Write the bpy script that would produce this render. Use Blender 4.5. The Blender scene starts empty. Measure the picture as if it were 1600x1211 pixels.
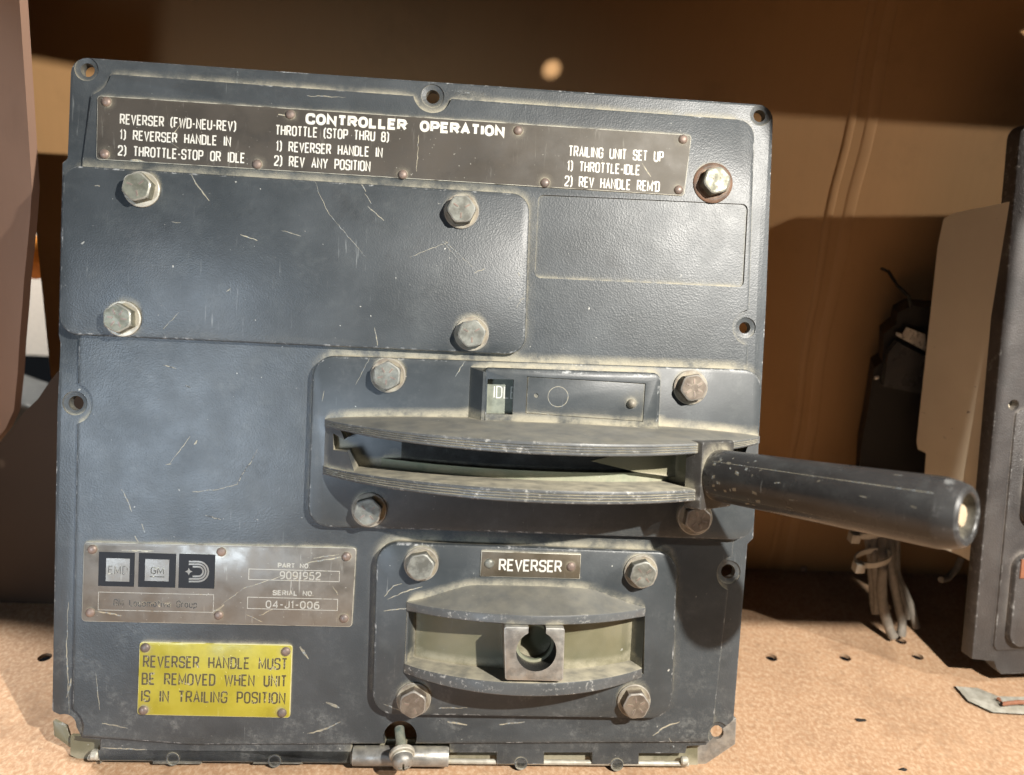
import bpy, bmesh, math, random
from mathutils import Vector, Matrix, Euler
from mathutils.geometry import tessellate_polygon
random.seed(7)
R = math.radians
SC = bpy.context.scene
COL = SC.collection

# ------------------------------------------------------------------ camera
F, CX, CY, DIST, LEAN = 1150.0, 800.0, 605.5, 0.374, R(16)
Rpc = Euler((R(2.036), R(3.690), R(-2.473)), 'XYZ').to_matrix()      # panel axes in the camera frame
def _cam_uv(p):
    d = Vector(((p[0]-CX)/F, -(p[1]-CY)/F, -1.0)); n = Rpc.col[2]
    X = d*(n.dot(Vector((0, 0, -1)))/n.dot(d)) - Vector((0, 0, -1))
    return X.dot(Rpc.col[0]), X.dot(Rpc.col[1])
_u, _v = _cam_uv((600, 1198))
P0 = (Vector((0, 0, -1)) + Rpc.col[0]*_u + Rpc.col[1]*_v)*DIST
Wp = Matrix(((1, 0, 0), (0, math.sin(LEAN), -math.cos(LEAN)), (0, math.cos(LEAN), math.sin(LEAN))))
MC = Wp @ Rpc.transposed()
CAM = -(MC @ P0)
cd = bpy.data.cameras.new('camera'); cam = bpy.data.objects.new('camera', cd); COL.objects.link(cam)
cam.matrix_world = Matrix.Translation(CAM) @ MC.to_4x4()
cd.sensor_width = 36; cd.lens = 36*F/1600; cd.clip_start = .01; cd.clip_end = 50
cd.dof.use_dof = True; cd.dof.focus_distance = .362; cd.dof.aperture_fstop = 7.0
SC.camera = cam

# ------------------------------------------------------------------ light
wd = bpy.data.worlds.new('World'); SC.world = wd; wd.use_nodes = True
wd.node_tree.nodes['Background'].inputs[0].default_value = (.80, .88, 1.0, 1)
wd.node_tree.nodes['Background'].inputs[1].default_value = .008
def lamp(name, kind, loc, aim, energy, color, size):
    d = bpy.data.lights.new(name, kind); d.energy = energy; d.color = color
    if kind == 'AREA': d.shape = 'DISK'; d.size = size
    else: d.shadow_soft_size = size
    if kind == 'SPOT': d.spot_size = R(110); d.spot_blend = .5
    o = bpy.data.objects.new(name, d); COL.objects.link(o); o.location = loc
    o.rotation_euler = (Vector(aim)-Vector(loc)).to_track_quat('-Z', 'Y').to_euler()
    return o
LA = Vector((.36, -.39, .57))
lamp('work_lamp', 'SPOT', LA, (.05, .05, .17), 35, (1, .95, .87), .006)
lamp('side_lamp', 'SPOT', (1.2, -.37, .88), (.05, .1, .17), 32.0, (1, .93, .84), .012)
lamp('soft_fill', 'AREA', (-.62, -1.25, .62), (0, 0, .15), .5, (.72, .84, 1.0), .4)  # added weak bluish fill from behind the camera, no known source
low = lamp('lower_left_fill', 'SPOT', CAM + MC @ Vector((-.44, -.16, .47)), MC @ Vector((-.172, -.030, -.374)) + CAM, 34, (.70, .84, 1.0), .15)  # added spot that brightens the panel's lower left and its sheen
low.data.spot_size = R(23); low.data.spot_blend = 1
lamp('gap_fill', 'AREA', (-.75, .45, .75), (-.45, .55, .1), 16.0, (1, .95, .88), .3)  # added unseen lamp that brightens what shows through the left gap
SC.view_settings.view_transform = 'Standard'; SC.view_settings.look = 'None'
SC.view_settings.exposure = .15; SC.view_settings.gamma = 1
SC.cycles.max_bounces = 5; SC.cycles.diffuse_bounces = 1

# ------------------------------------------------------------------ pixel -> place
FZ = -.004
def ray(px, py): return MC @ Vector(((px-CX)/F, -(py-CY)/F, -1.0))
def at_floor(px, py, z=FZ): d = ray(px, py); return CAM + d*((z-CAM.z)/d.z)
def at_y(px, py, Y): d = ray(px, py); return CAM + d*((Y-CAM.y)/d.y)
_c = -(Rpc.transposed() @ P0)
def p3(px, py, w=0.0):
    """point of the panel's own frame, in mm, w mm in front of its face"""
    d = Rpc.transposed() @ Vector(((px-CX)/F, -(py-CY)/F, -1.0))
    return (_c + d*((w*.001-_c.z)/d.z))*1000
def pp(px, py, w=0.0): q = p3(px, py, w); return (q.x, q.y)

# ------------------------------------------------------------------ materials
class NT:
    def __init__(s, name):
        s.m = bpy.data.materials.new(name); s.m.use_nodes = True
        s.t = s.m.node_tree; s.b = s.t.nodes['Principled BSDF']; s.out = s.t.nodes['Material Output']
        s.tc = s.n('ShaderNodeTexCoord').outputs['Object']
    def n(s, typ, **kw):
        x = s.t.nodes.new(typ)
        for k, v in kw.items():
            if hasattr(x, k): setattr(x, k, v)
            else: s.set(x.inputs[k.replace('_', ' ')], v)
        return x
    def set(s, sock, v):
        if isinstance(v, bpy.types.NodeSocket): s.t.links.new(v, sock)
        else: sock.default_value = v
    def noise(s, scale, detail=3, rough=.55, vec=None):
        x = s.n('ShaderNodeTexNoise'); s.set(x.inputs['Vector'], vec or s.tc)
        x.inputs['Scale'].default_value = scale; x.inputs['Detail'].default_value = detail; x.inputs['Roughness'].default_value = rough
        return x.outputs['Fac']
    def ramp(s, fac, a, b, lo=0., hi=1.):
        x = s.n('ShaderNodeMapRange', interpolation_type='SMOOTHSTEP')
        s.set(x.inputs['Value'], fac); x.inputs['From Min'].default_value = a; x.inputs['From Max'].default_value = b
        x.inputs['To Min'].default_value = lo; x.inputs['To Max'].default_value = hi
        return x.outputs['Result']
    def mix(s, fac, a, b):
        x = s.n('ShaderNodeMix', data_type='RGBA')
        s.set(x.inputs[0], fac)
        for k, v in ((6, a), (7, b)):
            s.set(x.inputs[k], v if isinstance(v, bpy.types.NodeSocket) else (*v, 1))
        return x.outputs[2]
    def math(s, op, a, b=0.0):
        x = s.n('ShaderNodeMath', operation=op); s.set(x.inputs[0], a); s.set(x.inputs[1], b); return x.outputs[0]
    def bump(s, h, strength, dist, prev=None):
        x = s.n('ShaderNodeBump'); s.set(x.inputs['Height'], h); x.inputs['Strength'].default_value = strength
        x.inputs['Distance'].default_value = dist
        if prev: s.t.links.new(prev, x.inputs['Normal'])
        return x.outputs['Normal']
    def p(s, **kw):
        for k, v in kw.items():
            sock = s.b.inputs[k.replace('_', ' ')]
            s.set(sock, (*v, 1) if isinstance(v, tuple) and len(v) == 3 and k == 'Base_Color' else v)
        return s.m
    def up(s):
        g = s.n('ShaderNodeNewGeometry'); x = s.n('ShaderNodeSeparateXYZ'); s.t.links.new(g.outputs['Normal'], x.inputs[0]); return x.outputs['Z']
    def crevice(s, dist, settle=False):
        x = s.n('ShaderNodeAmbientOcclusion', samples=4); x.inputs['Distance'].default_value = dist
        if settle:                                        # dust settles where something carries it from below
            g = s.n('ShaderNodeNewGeometry'); a = s.n('ShaderNodeVectorMath', operation='ADD'); s.t.links.new(g.outputs['Normal'], a.inputs[0]); a.inputs[1].default_value = (0, 0, -.7)
            nz = s.n('ShaderNodeVectorMath', operation='NORMALIZE'); s.t.links.new(a.outputs[0], nz.inputs[0]); s.t.links.new(nz.outputs[0], x.inputs['Normal'])
        return x.outputs['AO']
    def attr(s, name):
        x = s.n('ShaderNodeAttribute'); x.attribute_name = name; return x.outputs['Fac']

DUST = (.47, .43, .32)
def paint(name, ca, cb, grain=.35, dust=.8, rough=.42, grime=False, top=0., wl=.50, ws=210, rv=.08, fleck=True, dustcol=DUST, wearcol=(.36, .37, .37)):
    t = NT(name)
    base = t.mix(t.ramp(t.noise(18, 4, .6), .35, .65), ca, cb)
    base = t.mix(t.ramp(t.noise(75, 6, .72), .45, .85, 0, .22), base, (.15, .165, .165))     # rubbed haze
    for rz in (.55, -.9, 1.35):                                             # fine rubs in several directions
        mp = t.n('ShaderNodeMapping'); t.set(mp.inputs['Vector'], t.tc); mp.inputs['Rotation'].default_value = (0, 0, rz); mp.inputs['Scale'].default_value = (1, .05, 1); mp.inputs['Location'].default_value = (rz, 0, 0)
        sm = t.math('MULTIPLY', t.ramp(t.noise(640, 2, .6, mp.outputs[0]), .68, .74), t.ramp(t.noise(26, 4, .7), .50, .72, 0, .45))
        base = t.mix(sm, base, (.34, .36, .36))
    if grime:
        sp = t.n('ShaderNodeSeparateXYZ'); t.set(sp.inputs[0], t.tc)
        low_ = t.ramp(sp.outputs['Y'], .085, .005, .12, 1.)
        gm = t.math('MULTIPLY', t.math('MULTIPLY', t.ramp(t.noise(33, 8, .78), .48, .70), t.ramp(t.noise(300, 4, .8), .38, .62)), low_)
        base = t.mix(t.math('MULTIPLY', gm, .55), base, (.30, .31, .30))
        base = t.mix(t.math('MULTIPLY', t.ramp(t.noise(24, 5, .7), .55, .72), .35), base, (.022, .024, .026))
    if fleck:
        fl = t.ramp(t.noise(420, 2, .5), .735, .79)
        fl = t.math('MULTIPLY', fl, t.ramp(t.noise(30, 2), .38, .62))
        base = t.mix(fl, base, (.50, .50, .46))
    wear = t.math('MULTIPLY', t.math('MULTIPLY', t.attr('wear'), t.ramp(t.noise(ws, 5, .75), wl, wl+.16)), t.ramp(t.noise(24, 3), .40, .60, .15, 1))
    base = t.mix(wear, base, wearcol)
    ao = t.ramp(t.crevice(.006, True), .76, .42)
    d = t.math('MULTIPLY', ao, t.ramp(t.noise(60, 6, .75), .32, .62, .12, 1))
    upd = t.math('MULTIPLY', t.ramp(t.up(), .55, .95), t.ramp(t.noise(110, 4, .6), .25, .75, .35, 1))
    d = t.math('MAXIMUM', d, t.math('MULTIPLY', upd, top))
    d = t.math('MULTIPLY', d, dust)
    base = t.mix(d, base, dustcol)
    v = t.n('ShaderNodeTexVoronoi', feature='SMOOTH_F1'); t.set(v.inputs['Vector'], t.tc); v.inputs['Scale'].default_value = 1350
    nb = t.bump(v.outputs['Distance'], grain, .0003)
    nb = t.bump(t.noise(2000, 2), grain*.5, .00015, nb)
    rg = t.math('ADD', t.ramp(t.noise(60, 4), .3, .7, rough-rv, rough+rv), t.math('MULTIPLY', d, .35))
    return t.p(Base_Color=base, Roughness=rg, Normal=nb, Specular_IOR_Level=.42)

M = {}
M['panel'] = paint('slate_paint', (.041, .048, .053), (.061, .070, .077), .24, rough=.42, rv=.03, grime=True)
M['plate'] = paint('smooth_slate_paint', (.039, .046, .050), (.056, .064, .070), .07, rough=.40, rv=.05, grime=True)
M['ledge'] = paint('ledge_paint', (.076, .082, .086), (.108, .115, .119), .05, dust=1.0, top=.28, wl=.53, ws=380, wearcol=(.45, .45, .43))
M['dusty_ledge'] = paint('dusty_ledge_paint', (.066, .071, .075), (.092, .098, .101), .05, dust=1.0, wl=.53, ws=380, top=.8, wearcol=(.45, .45, .43))
M['black'] = paint('black_casting_paint', (.050, .047, .047), (.082, .076, .074), .7, dustcol=(.28, .25, .22))
M['grip'] = paint('grip_plastic', (.024, .024, .025), (.040, .040, .041), .03, dust=.5, rough=.30)
M['drum'] = paint('pale_green_drum', (.19, .215, .145), (.235, .26, .185), .04, dust=.5, rough=.75)
M['olive'] = paint('olive_metal', (.13, .125, .075), (.20, .185, .12), .10, dust=.7)
def metal(name, ca, cb, metallic=.55, rough=.45, sc=160, dust=.6, dustcol=DUST, bump=.15):
    t = NT(name)
    c = t.mix(t.ramp(t.noise(sc, 4, .65), .35, .65), ca, cb)
    d = t.math('MULTIPLY', t.ramp(t.crevice(.004), .95, .45), t.ramp(t.noise(200, 3), .3, .6))
    d = t.math('MULTIPLY', d, dust)
    c = t.mix(d, c, dustcol)
    c = t.mix(t.math('MULTIPLY', t.attr('wear'), .4), c, (.55, .55, .52))
    mt = t.math('MULTIPLY', t.math('SUBTRACT', 1., d), metallic)
    return t.p(Base_Color=c, Roughness=t.ramp(t.noise(sc*1.7, 3), .3, .7, rough-.1, rough+.15), Metallic=mt,
               Normal=t.bump(t.noise(900, 3), bump, .0002))
M['bolt'] = metal('weathered_zinc', (.25, .255, .225), (.13, .13, .112), .4, .5)
M['bolt_olive'] = metal('olive_zinc', (.22, .22, .17), (.12, .12, .09), .35, .5)
M['bolt_brown'] = metal('browned_bolt', (.20, .165, .13), (.12, .095, .075), .3, .55, dust=.9)
M['washer'] = metal('dusty_washer', (.30, .28, .23), (.19, .155, .12), .25, .6)
M['rust'] = metal('rusty_washer', (.16, .085, .05), (.09, .06, .045), .2, .7)
M['rivet'] = metal('tarnished_rivet', (.27, .20, .165), (.17, .14, .125), .35, .5)
M['steel'] = metal('worn_steel', (.38, .37, .34), (.24, .235, .22), .6, .45)
M['cream_pin'] = metal('dusty_pin', (.55, .53, .46), (.38, .36, .30), .2, .5)
M['brass'] = metal('dull_brass', (.62, .50, .34), (.48, .38, .26), .15, .45, dust=.2)
M['shade_black'] = paint('shaded_grimy_bore', (.012, .012, .011), (.022, .021, .019), .2, dust=.4, fleck=False, rough=.85)  # bore grime, with slot and keyhole shade put into the black
M['collar'] = paint('dark_casting', (.032, .031, .030), (.050, .048, .046), .25, dust=.7)
M['bright'] = metal('bright_steel', (.75, .72, .66), (.55, .52, .47), .6, .3)
M['stud'] = metal('green_stud', (.16, .22, .19), (.10, .13, .12), .4, .45)
def tagplate(name, ca, cb, streak=.5, rough=.38, metallic=.35, worn=(.34, .33, .29), edge=(.5, .49, .42), sheen=None):
    t = NT(name)
    mp = t.n('ShaderNodeMapping'); t.set(mp.inputs['Vector'], t.tc); mp.inputs['Scale'].default_value = (1, .12, 1); mp.inputs['Rotation'].default_value = (0, 0, .5)
    c = t.mix(t.ramp(t.noise(45, 4, .6), .3, .7), ca, cb)
    c = t.mix(t.math('MULTIPLY', t.ramp(t.noise(28, 6, .75), .5, .7), .5), c, tuple(v*.6 for v in ca))
    if sheen:  # paler right end: a sheen put into the plate's colour
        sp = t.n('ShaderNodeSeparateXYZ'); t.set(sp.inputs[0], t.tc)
        g_ = t.math('ADD', sp.outputs['X'], t.math('MULTIPLY', t.noise(60, 5, .7), .05)); c = t.mix(t.ramp(g_, .05, .17), c, sheen)
    st = t.math('MULTIPLY', t.ramp(t.noise(420, 3, .7, mp.outputs[0]), .60, .72), t.ramp(t.noise(38, 3), .42, .68))
    c = t.mix(t.math('MULTIPLY', st, streak), c, worn)
    c = t.mix(t.ramp(t.noise(700, 2), .72, .78), c, worn)
    d = t.math('MULTIPLY', t.ramp(t.crevice(.003), .95, .5), t.ramp(t.noise(150, 3), .3, .6))
    c = t.mix(d, c, DUST)
    c = t.mix(t.math('MULTIPLY', t.attr('wear'), t.ramp(t.noise(120, 3), .3, .5)), c, edge)
    return t.p(Base_Color=c, Roughness=t.ramp(t.noise(90, 4), .3, .7, rough-.08, rough+.16), Metallic=metallic,
               Normal=t.bump(t.noise(260, 3), .12, .0003))
M['tag_dark'] = tagplate('dark_nameplate', (.050, .044, .036), (.075, .066, .055), .35, rough=.72, metallic=.0, sheen=(.135, .125, .108))
M['tag_steel'] = tagplate('scuffed_nameplate', (.150, .135, .115), (.215, .200, .175), .9, worn=(.42, .41, .37))
M['tag_yellow'] = tagplate('yellow_nameplate', (.37, .32, .025), (.46, .40, .045), .5, metallic=.05, worn=(.66, .62, .25), edge=(.66, .62, .34))
M['tag_brown'] = tagplate('brown_nameplate', (.115, .095, .065), (.15, .125, .09), .4)
def flat(name, c, rough=.55, breakup=None, c2=None, bump=0.):
    t = NT(name); col = (*c, 1)
    x = t.mix(t.ramp(t.noise(260, 4, .7), .35, .7), c, c2 or tuple(v*.85 for v in c))
    if breakup is not None:
        a = t.ramp(t.noise(520, 3, .7), breakup, breakup+.1)
        tr = t.n('ShaderNodeBsdfTransparent'); mx = t.n('ShaderNodeMixShader')
        t.set(mx.inputs[0], a); t.t.links.new(tr.outputs[0], mx.inputs[1]); t.t.links.new(t.b.outputs[0], mx.inputs[2])
        t.t.links.new(mx.outputs[0], t.out.inputs['Surface'])
    if bump: t.p(Normal=t.bump(t.noise(500, 4), bump, .0005))
    return t.p(Base_Color=x, Roughness=rough)
M['ink_white'] = flat('white_lettering', (.70, .69, .63), .5, .19)
M['ink_dark'] = flat('dark_lettering', (.085, .065, .02), .5, .34)
M['ink_navy'] = flat('navy_enamel', (.007, .009, .013), .7, .22)
M['ink_pale'] = flat('pale_engraving', (.42, .41, .37), .5, .34)
M['ink_shadow'] = flat('dark_engraving', (.05, .045, .04), .5, .36)
M['scratch'] = flat('scratch', (.30, .33, .34), .6, .52)
M['scratch_dark'] = flat('dark_scratch', (.02, .022, .026), .6, .46)
M['display'] = flat('indicator_face', (.25, .27, .22), .35, None, (.17, .19, .16))
M['dark'] = flat('dark_and_shade', (.010, .009, .008), .7)
M['cream'] = None
t = NT('cream_enamel')
c = t.mix(t.ramp(t.noise(14, 4), .3, .7), (.70, .62, .48), (.62, .54, .41))
c = t.mix(t.math('MULTIPLY', t.ramp(t.noise(260, 2), .70, .76), t.ramp(t.noise(22, 2), .45, .6)), c, (.06, .045, .03))
M['cream'] = t.p(Base_Color=c, Roughness=.5, Normal=t.bump(t.noise(70, 3), .1, .001))
def board(name, ca, cb, cc, sc, bump, rough=.75):
    t = NT(name)
    c = t.mix(t.ramp(t.noise(14, 6, .7), .35, .65), ca, cb)
    mp = t.n('ShaderNodeMapping'); t.set(mp.inputs['Vector'], t.tc); mp.inputs['Scale'].default_value = (1, .8, 1); mp.inputs['Rotation'].default_value = (0, 0, .35)
    f = t.noise(sc, 4, .68, mp.outputs[0])
    c = t.mix(t.ramp(f, .36, .74), c, cc)
    c = t.mix(t.ramp(t.noise(sc*.35, 3), .55, .75, 0, .55), c, tuple(v*.62 for v in ca))
    c = t.mix(t.ramp(t.noise(900, 2), .72, .80), c, (.10, .06, .035))
    c = t.mix(t.ramp(t.noise(11, 6, .75), .48, .70, 0, .75), c, tuple(v*.6 for v in ca))
    c = t.mix(t.math('MULTIPLY', t.ramp(t.noise(120, 4, .8), .62, .75), .6), c, (.22, .13, .08))
    return t.p(Base_Color=c, Roughness=rough, Normal=t.bump(f, bump, .0006))
M['floor'] = board('fibre_board', (.46, .27, .15), (.39, .225, .125), (.60, .43, .285), 460, .5)
def card(name, ca, cb):
    t = NT(name)
    c = t.mix(t.ramp(t.noise(6, 3), .3, .7), ca, cb)
    mp = t.n('ShaderNodeMapping'); t.set(mp.inputs['Vector'], t.tc); mp.inputs['Scale'].default_value = (1, 1, .04)
    c = t.mix(t.ramp(t.noise(260, 3, .6, mp.outputs[0]), .4, .7, 0, .10), c, tuple(v*.8 for v in ca))
    c = t.mix(t.ramp(t.noise(16, 5, .7), .5, .75, 0, .35), c, tuple(v*.6 for v in ca))
    w = t.n('ShaderNodeTexWave', wave_type='BANDS', bands_direction='X'); t.set(w.inputs['Vector'], t.tc); w.inputs['Scale'].default_value = 45
    return t.p(Base_Color=c, Roughness=.8, Normal=t.bump(w.outputs['Fac'], .015, .0008, t.bump(t.noise(30, 3), .2, .002)))
M['card'] = card('cardboard', (.44, .25, .105), (.40, .225, .095))
M['card_grey'] = card('dull_cardboard', (.27, .165, .115), (.24, .145, .10))
M['card_shaded'] = card('shaded_cardboard', (.06, .034, .018), (.042, .025, .014))  # cardboard with the controller's shadow put into its colour
M['card_lip'] = card('cardboard_crease', (.45, .26, .115), (.41, .235, .10))
M['wire'] = flat('grey_cable', (.26, .23, .19), .6, None, (.17, .15, .125), .3)
M['nylon'] = flat('nylon_tie', (.50, .46, .38), .45)
M['white_out'] = flat('pale_wrap', (.75, .70, .63), .6)
M['orange'] = flat('orange_plastic', (.75, .28, .04), .45)
M['copper'] = flat('copper_lug', (.30, .13, .075), .4)
M['pink'] = flat('crumb', (.42, .28, .19), .8)

# ------------------------------------------------------------------ mesh builder (mm)
def round_poly(pts, r, seg=5):
    n = len(pts); out = []
    for i in range(n):
        p = Vector(pts[i][:2]); a = Vector(pts[i-1][:2]); b = Vector(pts[(i+1) % n][:2])
        rr = r[i] if isinstance(r, (list, tuple)) else r
        if rr <= 0: out.append((p.x, p.y)); continue
        d1 = (a-p); d2 = (b-p); l1, l2 = d1.length, d2.length; d1.normalize(); d2.normalize()
        ang = d1.angle(d2)
        if ang > R(172): out.append((p.x, p.y)); continue
        t_ = min(rr/math.tan(ang/2), l1*.48, l2*.48); rr = t_*math.tan(ang/2)
        c_ = p + (d1+d2).normalized()*(rr/math.sin(ang/2))
        s = p+d1*t_-c_; e = p+d2*t_-c_
        a0 = math.atan2(s.y, s.x); a1 = math.atan2(e.y, e.x); da = (a1-a0+math.pi) % (2*math.pi)-math.pi
        for k in range(seg+1):
            q = a0+da*k/seg; out.append((c_.x+rr*math.cos(q), c_.y+rr*math.sin(q)))
    return out
def ccw(pts):
    s = sum(pts[i-1][0]*pts[i][1]-pts[i][0]*pts[i-1][1] for i in range(len(pts)))
    return pts if s > 0 else pts[::-1]
def inset(pts, d):
    n = len(pts); out = []
    for i in range(n):
        p = Vector(pts[i]); a = (p-Vector(pts[i-1])).normalized(); b = (Vector(pts[(i+1) % n])-p).normalized()
        na = Vector((-a.y, a.x)); nb = Vector((-b.y, b.x)); m = na+nb
        if m.length < 1e-6: m = na
        m.normalize(); k = d/max(.35, m.dot(na)); q = p+m*k; out.append((q.x, q.y))
    return out
def circle(cx, cy, r, n=28): return [(cx+r*math.cos(2*math.pi*i/n), cy+r*math.sin(2*math.pi*i/n)) for i in range(n)]

class MB:
    def __init__(s):
        s.bm = bmesh.new(); s.wear = s.bm.faces.layers.float.new('wear')
    def f(s, vs, mat=0, wear=0.):
        try: f = s.bm.faces.new(vs)
        except ValueError: return None
        f.material_index = mat; f[s.wear] = wear; return f
    def ring(s, pts): return [s.bm.verts.new(p) for p in pts]
    def bridge(s, a, b, mat=0, wear=0., close=True):
        n = len(a)
        for i in range(n if close else n-1):
            j = (i+1) % n; s.f((a[i], a[j], b[j], b[i]), mat, wear)
    def cap(s, ring, mat=0, wear=0.): s.f(ring, mat, wear)
    def prism(s, pts, w0, w1, bev=0., mat=0, bmat=None, wear=1., side_wear=0., fr=None):
        """outline in the panel plane, from w0 back to w1 front; optional frame fr = Matrix"""
        pts = ccw(pts); bmat = mat if bmat is None else bmat
        T = (lambda q: fr @ Vector(q)) if fr else (lambda q: Vector(q))
        if bev > 0:
            levels = [(pts, w0), (pts, w1-bev), (inset(pts, bev*.3), w1-bev*.3), (inset(pts, bev), w1)]
        else: levels = [(pts, w0), (pts, w1)]
        rs = [s.ring([T((x, y, w)) for x, y in P]) for P, w in levels]
        for k in range(len(rs)-1): s.bridge(rs[k], rs[k+1], bmat if k else mat, wear if k else side_wear)
        s.cap(rs[-1], mat); s.cap(rs[0][::-1], mat)
        return s
    def lathe(s, prof, fr, n=32, mat=0, wears=None, closed=False):
        """prof = [(radius, height)] turned about the z axis of frame fr (mm)"""
        rs = []
        for r_, h in prof:
            if r_ < 1e-6: rs.append([s.bm.verts.new(fr @ Vector((0, 0, h)))])
            else: rs.append(s.ring([fr @ Vector((r_*math.cos(2*math.pi*i/n), r_*math.sin(2*math.pi*i/n), h)) for i in range(n)]))
        for k in range(len(rs)-1):
            a, b = rs[k], rs[k+1]; wv = wears[k] if wears else 0.
            if len(a) == 1 and len(b) > 1:
                for i in range(n): s.f((a[0], b[(i+1) % n], b[i]), mat, wv)
            elif len(b) == 1:
                for i in range(n): s.f((a[i], a[(i+1) % n], b[0]), mat, wv)
            else: s.bridge(a, b, mat, wv)
        if not closed:
            if len(rs[0]) > 1: s.cap(rs[0][::-1], mat)
            if len(rs[-1]) > 1: s.cap(rs[-1], mat)
        return s
    def box(s, lo, hi, fr=None, mat=0, bev=0.):
        P = [(lo[0], lo[1]), (hi[0], lo[1]), (hi[0], hi[1]), (lo[0], hi[1])]
        return s.prism(P, lo[2], hi[2], bev, mat, fr=fr)
    def loft(s, rings, mat=0, wearidx=()):
        rs = [s.ring(r_) for r_ in rings]; n = len(rs[0])
        for k in range(len(rs)-1):
            for i in range(n):
                j = (i+1) % n; s.f((rs[k][i], rs[k][j], rs[k+1][j], rs[k+1][i]), mat, 1. if i in wearidx else 0.)
        s.cap(rs[0][::-1], mat); s.cap(rs[-1], mat); return s
    def tube(s, pts, r, n=10, mat=0):
        pts = [Vector(p) for p in pts]; rings = []
        up = Vector((0, 0, 1))
        for i, p in enumerate(pts):
            d = (pts[min(i+1, len(pts)-1)]-pts[max(i-1, 0)]).normalized()
            a = d.cross(up if abs(d.dot(up)) < .95 else Vector((1, 0, 0))).normalized(); b = d.cross(a)
            rr = r[i] if isinstance(r, (list, tuple)) else r
            rings.append([p+(a*math.cos(2*math.pi*k/n)+b*math.sin(2*math.pi*k/n))*rr for k in range(n)])
        return s.loft(rings, mat)
    def ribbon(s, pts, hw, w, mat=0, closed=False):
        """flat ribbon in the panel plane with mitred joins"""
        P = [Vector(p[:2]) for p in pts]; n = len(P); L = []
        for i in range(n):
            a = P[i]-P[i-1] if (i or closed) else P[1]-P[0]
            b = P[(i+1) % n]-P[i] if (i < n-1 or closed) else P[i]-P[i-1]
            a.normalize(); b.normalize(); m = Vector((-a.y-b.y, a.x+b.x))
            if m.length < 1e-6: m = Vector((-a.y, a.x))
            m.normalize(); k = (hw[i] if isinstance(hw, list) else hw)/max(.5, m.dot(Vector((-a.y, a.x))))
            if isinstance(w, list): ww = w[i]
            else: ww = w
            L.append((s.bm.verts.new((*(P[i]+m*k), ww)), s.bm.verts.new((*(P[i]-m*k), ww))))
        for i in range(n if closed else n-1):
            a, b = L[i], L[(i+1) % n]; s.f((a[0], a[1], b[1], b[0]), mat)
        return s
    def build(s, name, mats, parent=None, smooth=35, scale=.001):
        bmesh.ops.recalc_face_normals(s.bm, faces=s.bm.faces)
        bmesh.ops.scale(s.bm, vec=(scale,)*3, verts=s.bm.verts)
        me = bpy.data.meshes.new(name); s.bm.to_mesh(me); s.bm.free()
        for m in (mats if isinstance(mats, (list, tuple)) else [mats]): me.materials.append(m)
        finish(me, smooth)
        o = bpy.data.objects.new(name, me); COL.objects.link(o)
        if parent: o.parent = parent
        return o
def finish(me, smooth=35):
    if smooth:
        me.polygons.foreach_set('use_smooth', [True]*len(me.polygons)); me.set_sharp_from_angle(angle=R(smooth))
def flatten(o, up=True):
    """ribbons: make every face look outwards"""
    bm = bmesh.new(); bm.from_mesh(o.data); bm.normal_update()
    bmesh.ops.reverse_faces(bm, faces=[f for f in bm.faces if f.normal.z < 0]); bm.to_mesh(o.data); bm.free(); return o
def cut(o, cutter_mb):
    c_ = cutter_mb.build('cutter', [], o.parent, 0)
    c_.location = o.location if o.parent is None and o.location.length > 1 else (0, 0, 0)
    md = o.modifiers.new('cut', 'BOOLEAN'); md.operation = 'DIFFERENCE'; md.solver = 'EXACT'; md.object = c_
    bpy.context.view_layer.update()
    dg = bpy.context.evaluated_depsgraph_get()
    me = bpy.data.meshes.new_from_object(o.evaluated_get(dg), depsgraph=dg)
    o.modifiers.clear(); o.data = me; me.name = o.name
    cm = c_.data; bpy.data.objects.remove(c_); bpy.data.meshes.remove(cm)
    finish(me); return o
def frame(origin, z, x=None):
    z = Vector(z).normalized()
    x = Vector(x) if x is not None else (Vector((1, 0, 0)) if abs(z.x) < .9 else Vector((0, 1, 0)))
    x = (x - z*x.dot(z)).normalized(); y = z.cross(x)
    m = Matrix((x, y, z)).transposed().to_4x4(); m.translation = Vector(origin); return m
def thing(name, label, cat, loc=(0, 0, 0), rot=(0, 0, 0), group=None):
    o = bpy.data.objects.new(name, None); COL.objects.link(o); o.location = loc; o.rotation_euler = rot
    o['label'] = label; o['category'] = cat; o.empty_display_size = .05
    if group: o['group'] = group
    return o
def tag(o, label, cat, group=None):
    o['label'] = label; o['category'] = cat
    if group: o['group'] = group
    return o
def struct(o): o['kind'] = 'structure'; return o
def Q(pts, w=0.): return [pp(x, y, w) for x, y in pts]

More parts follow.
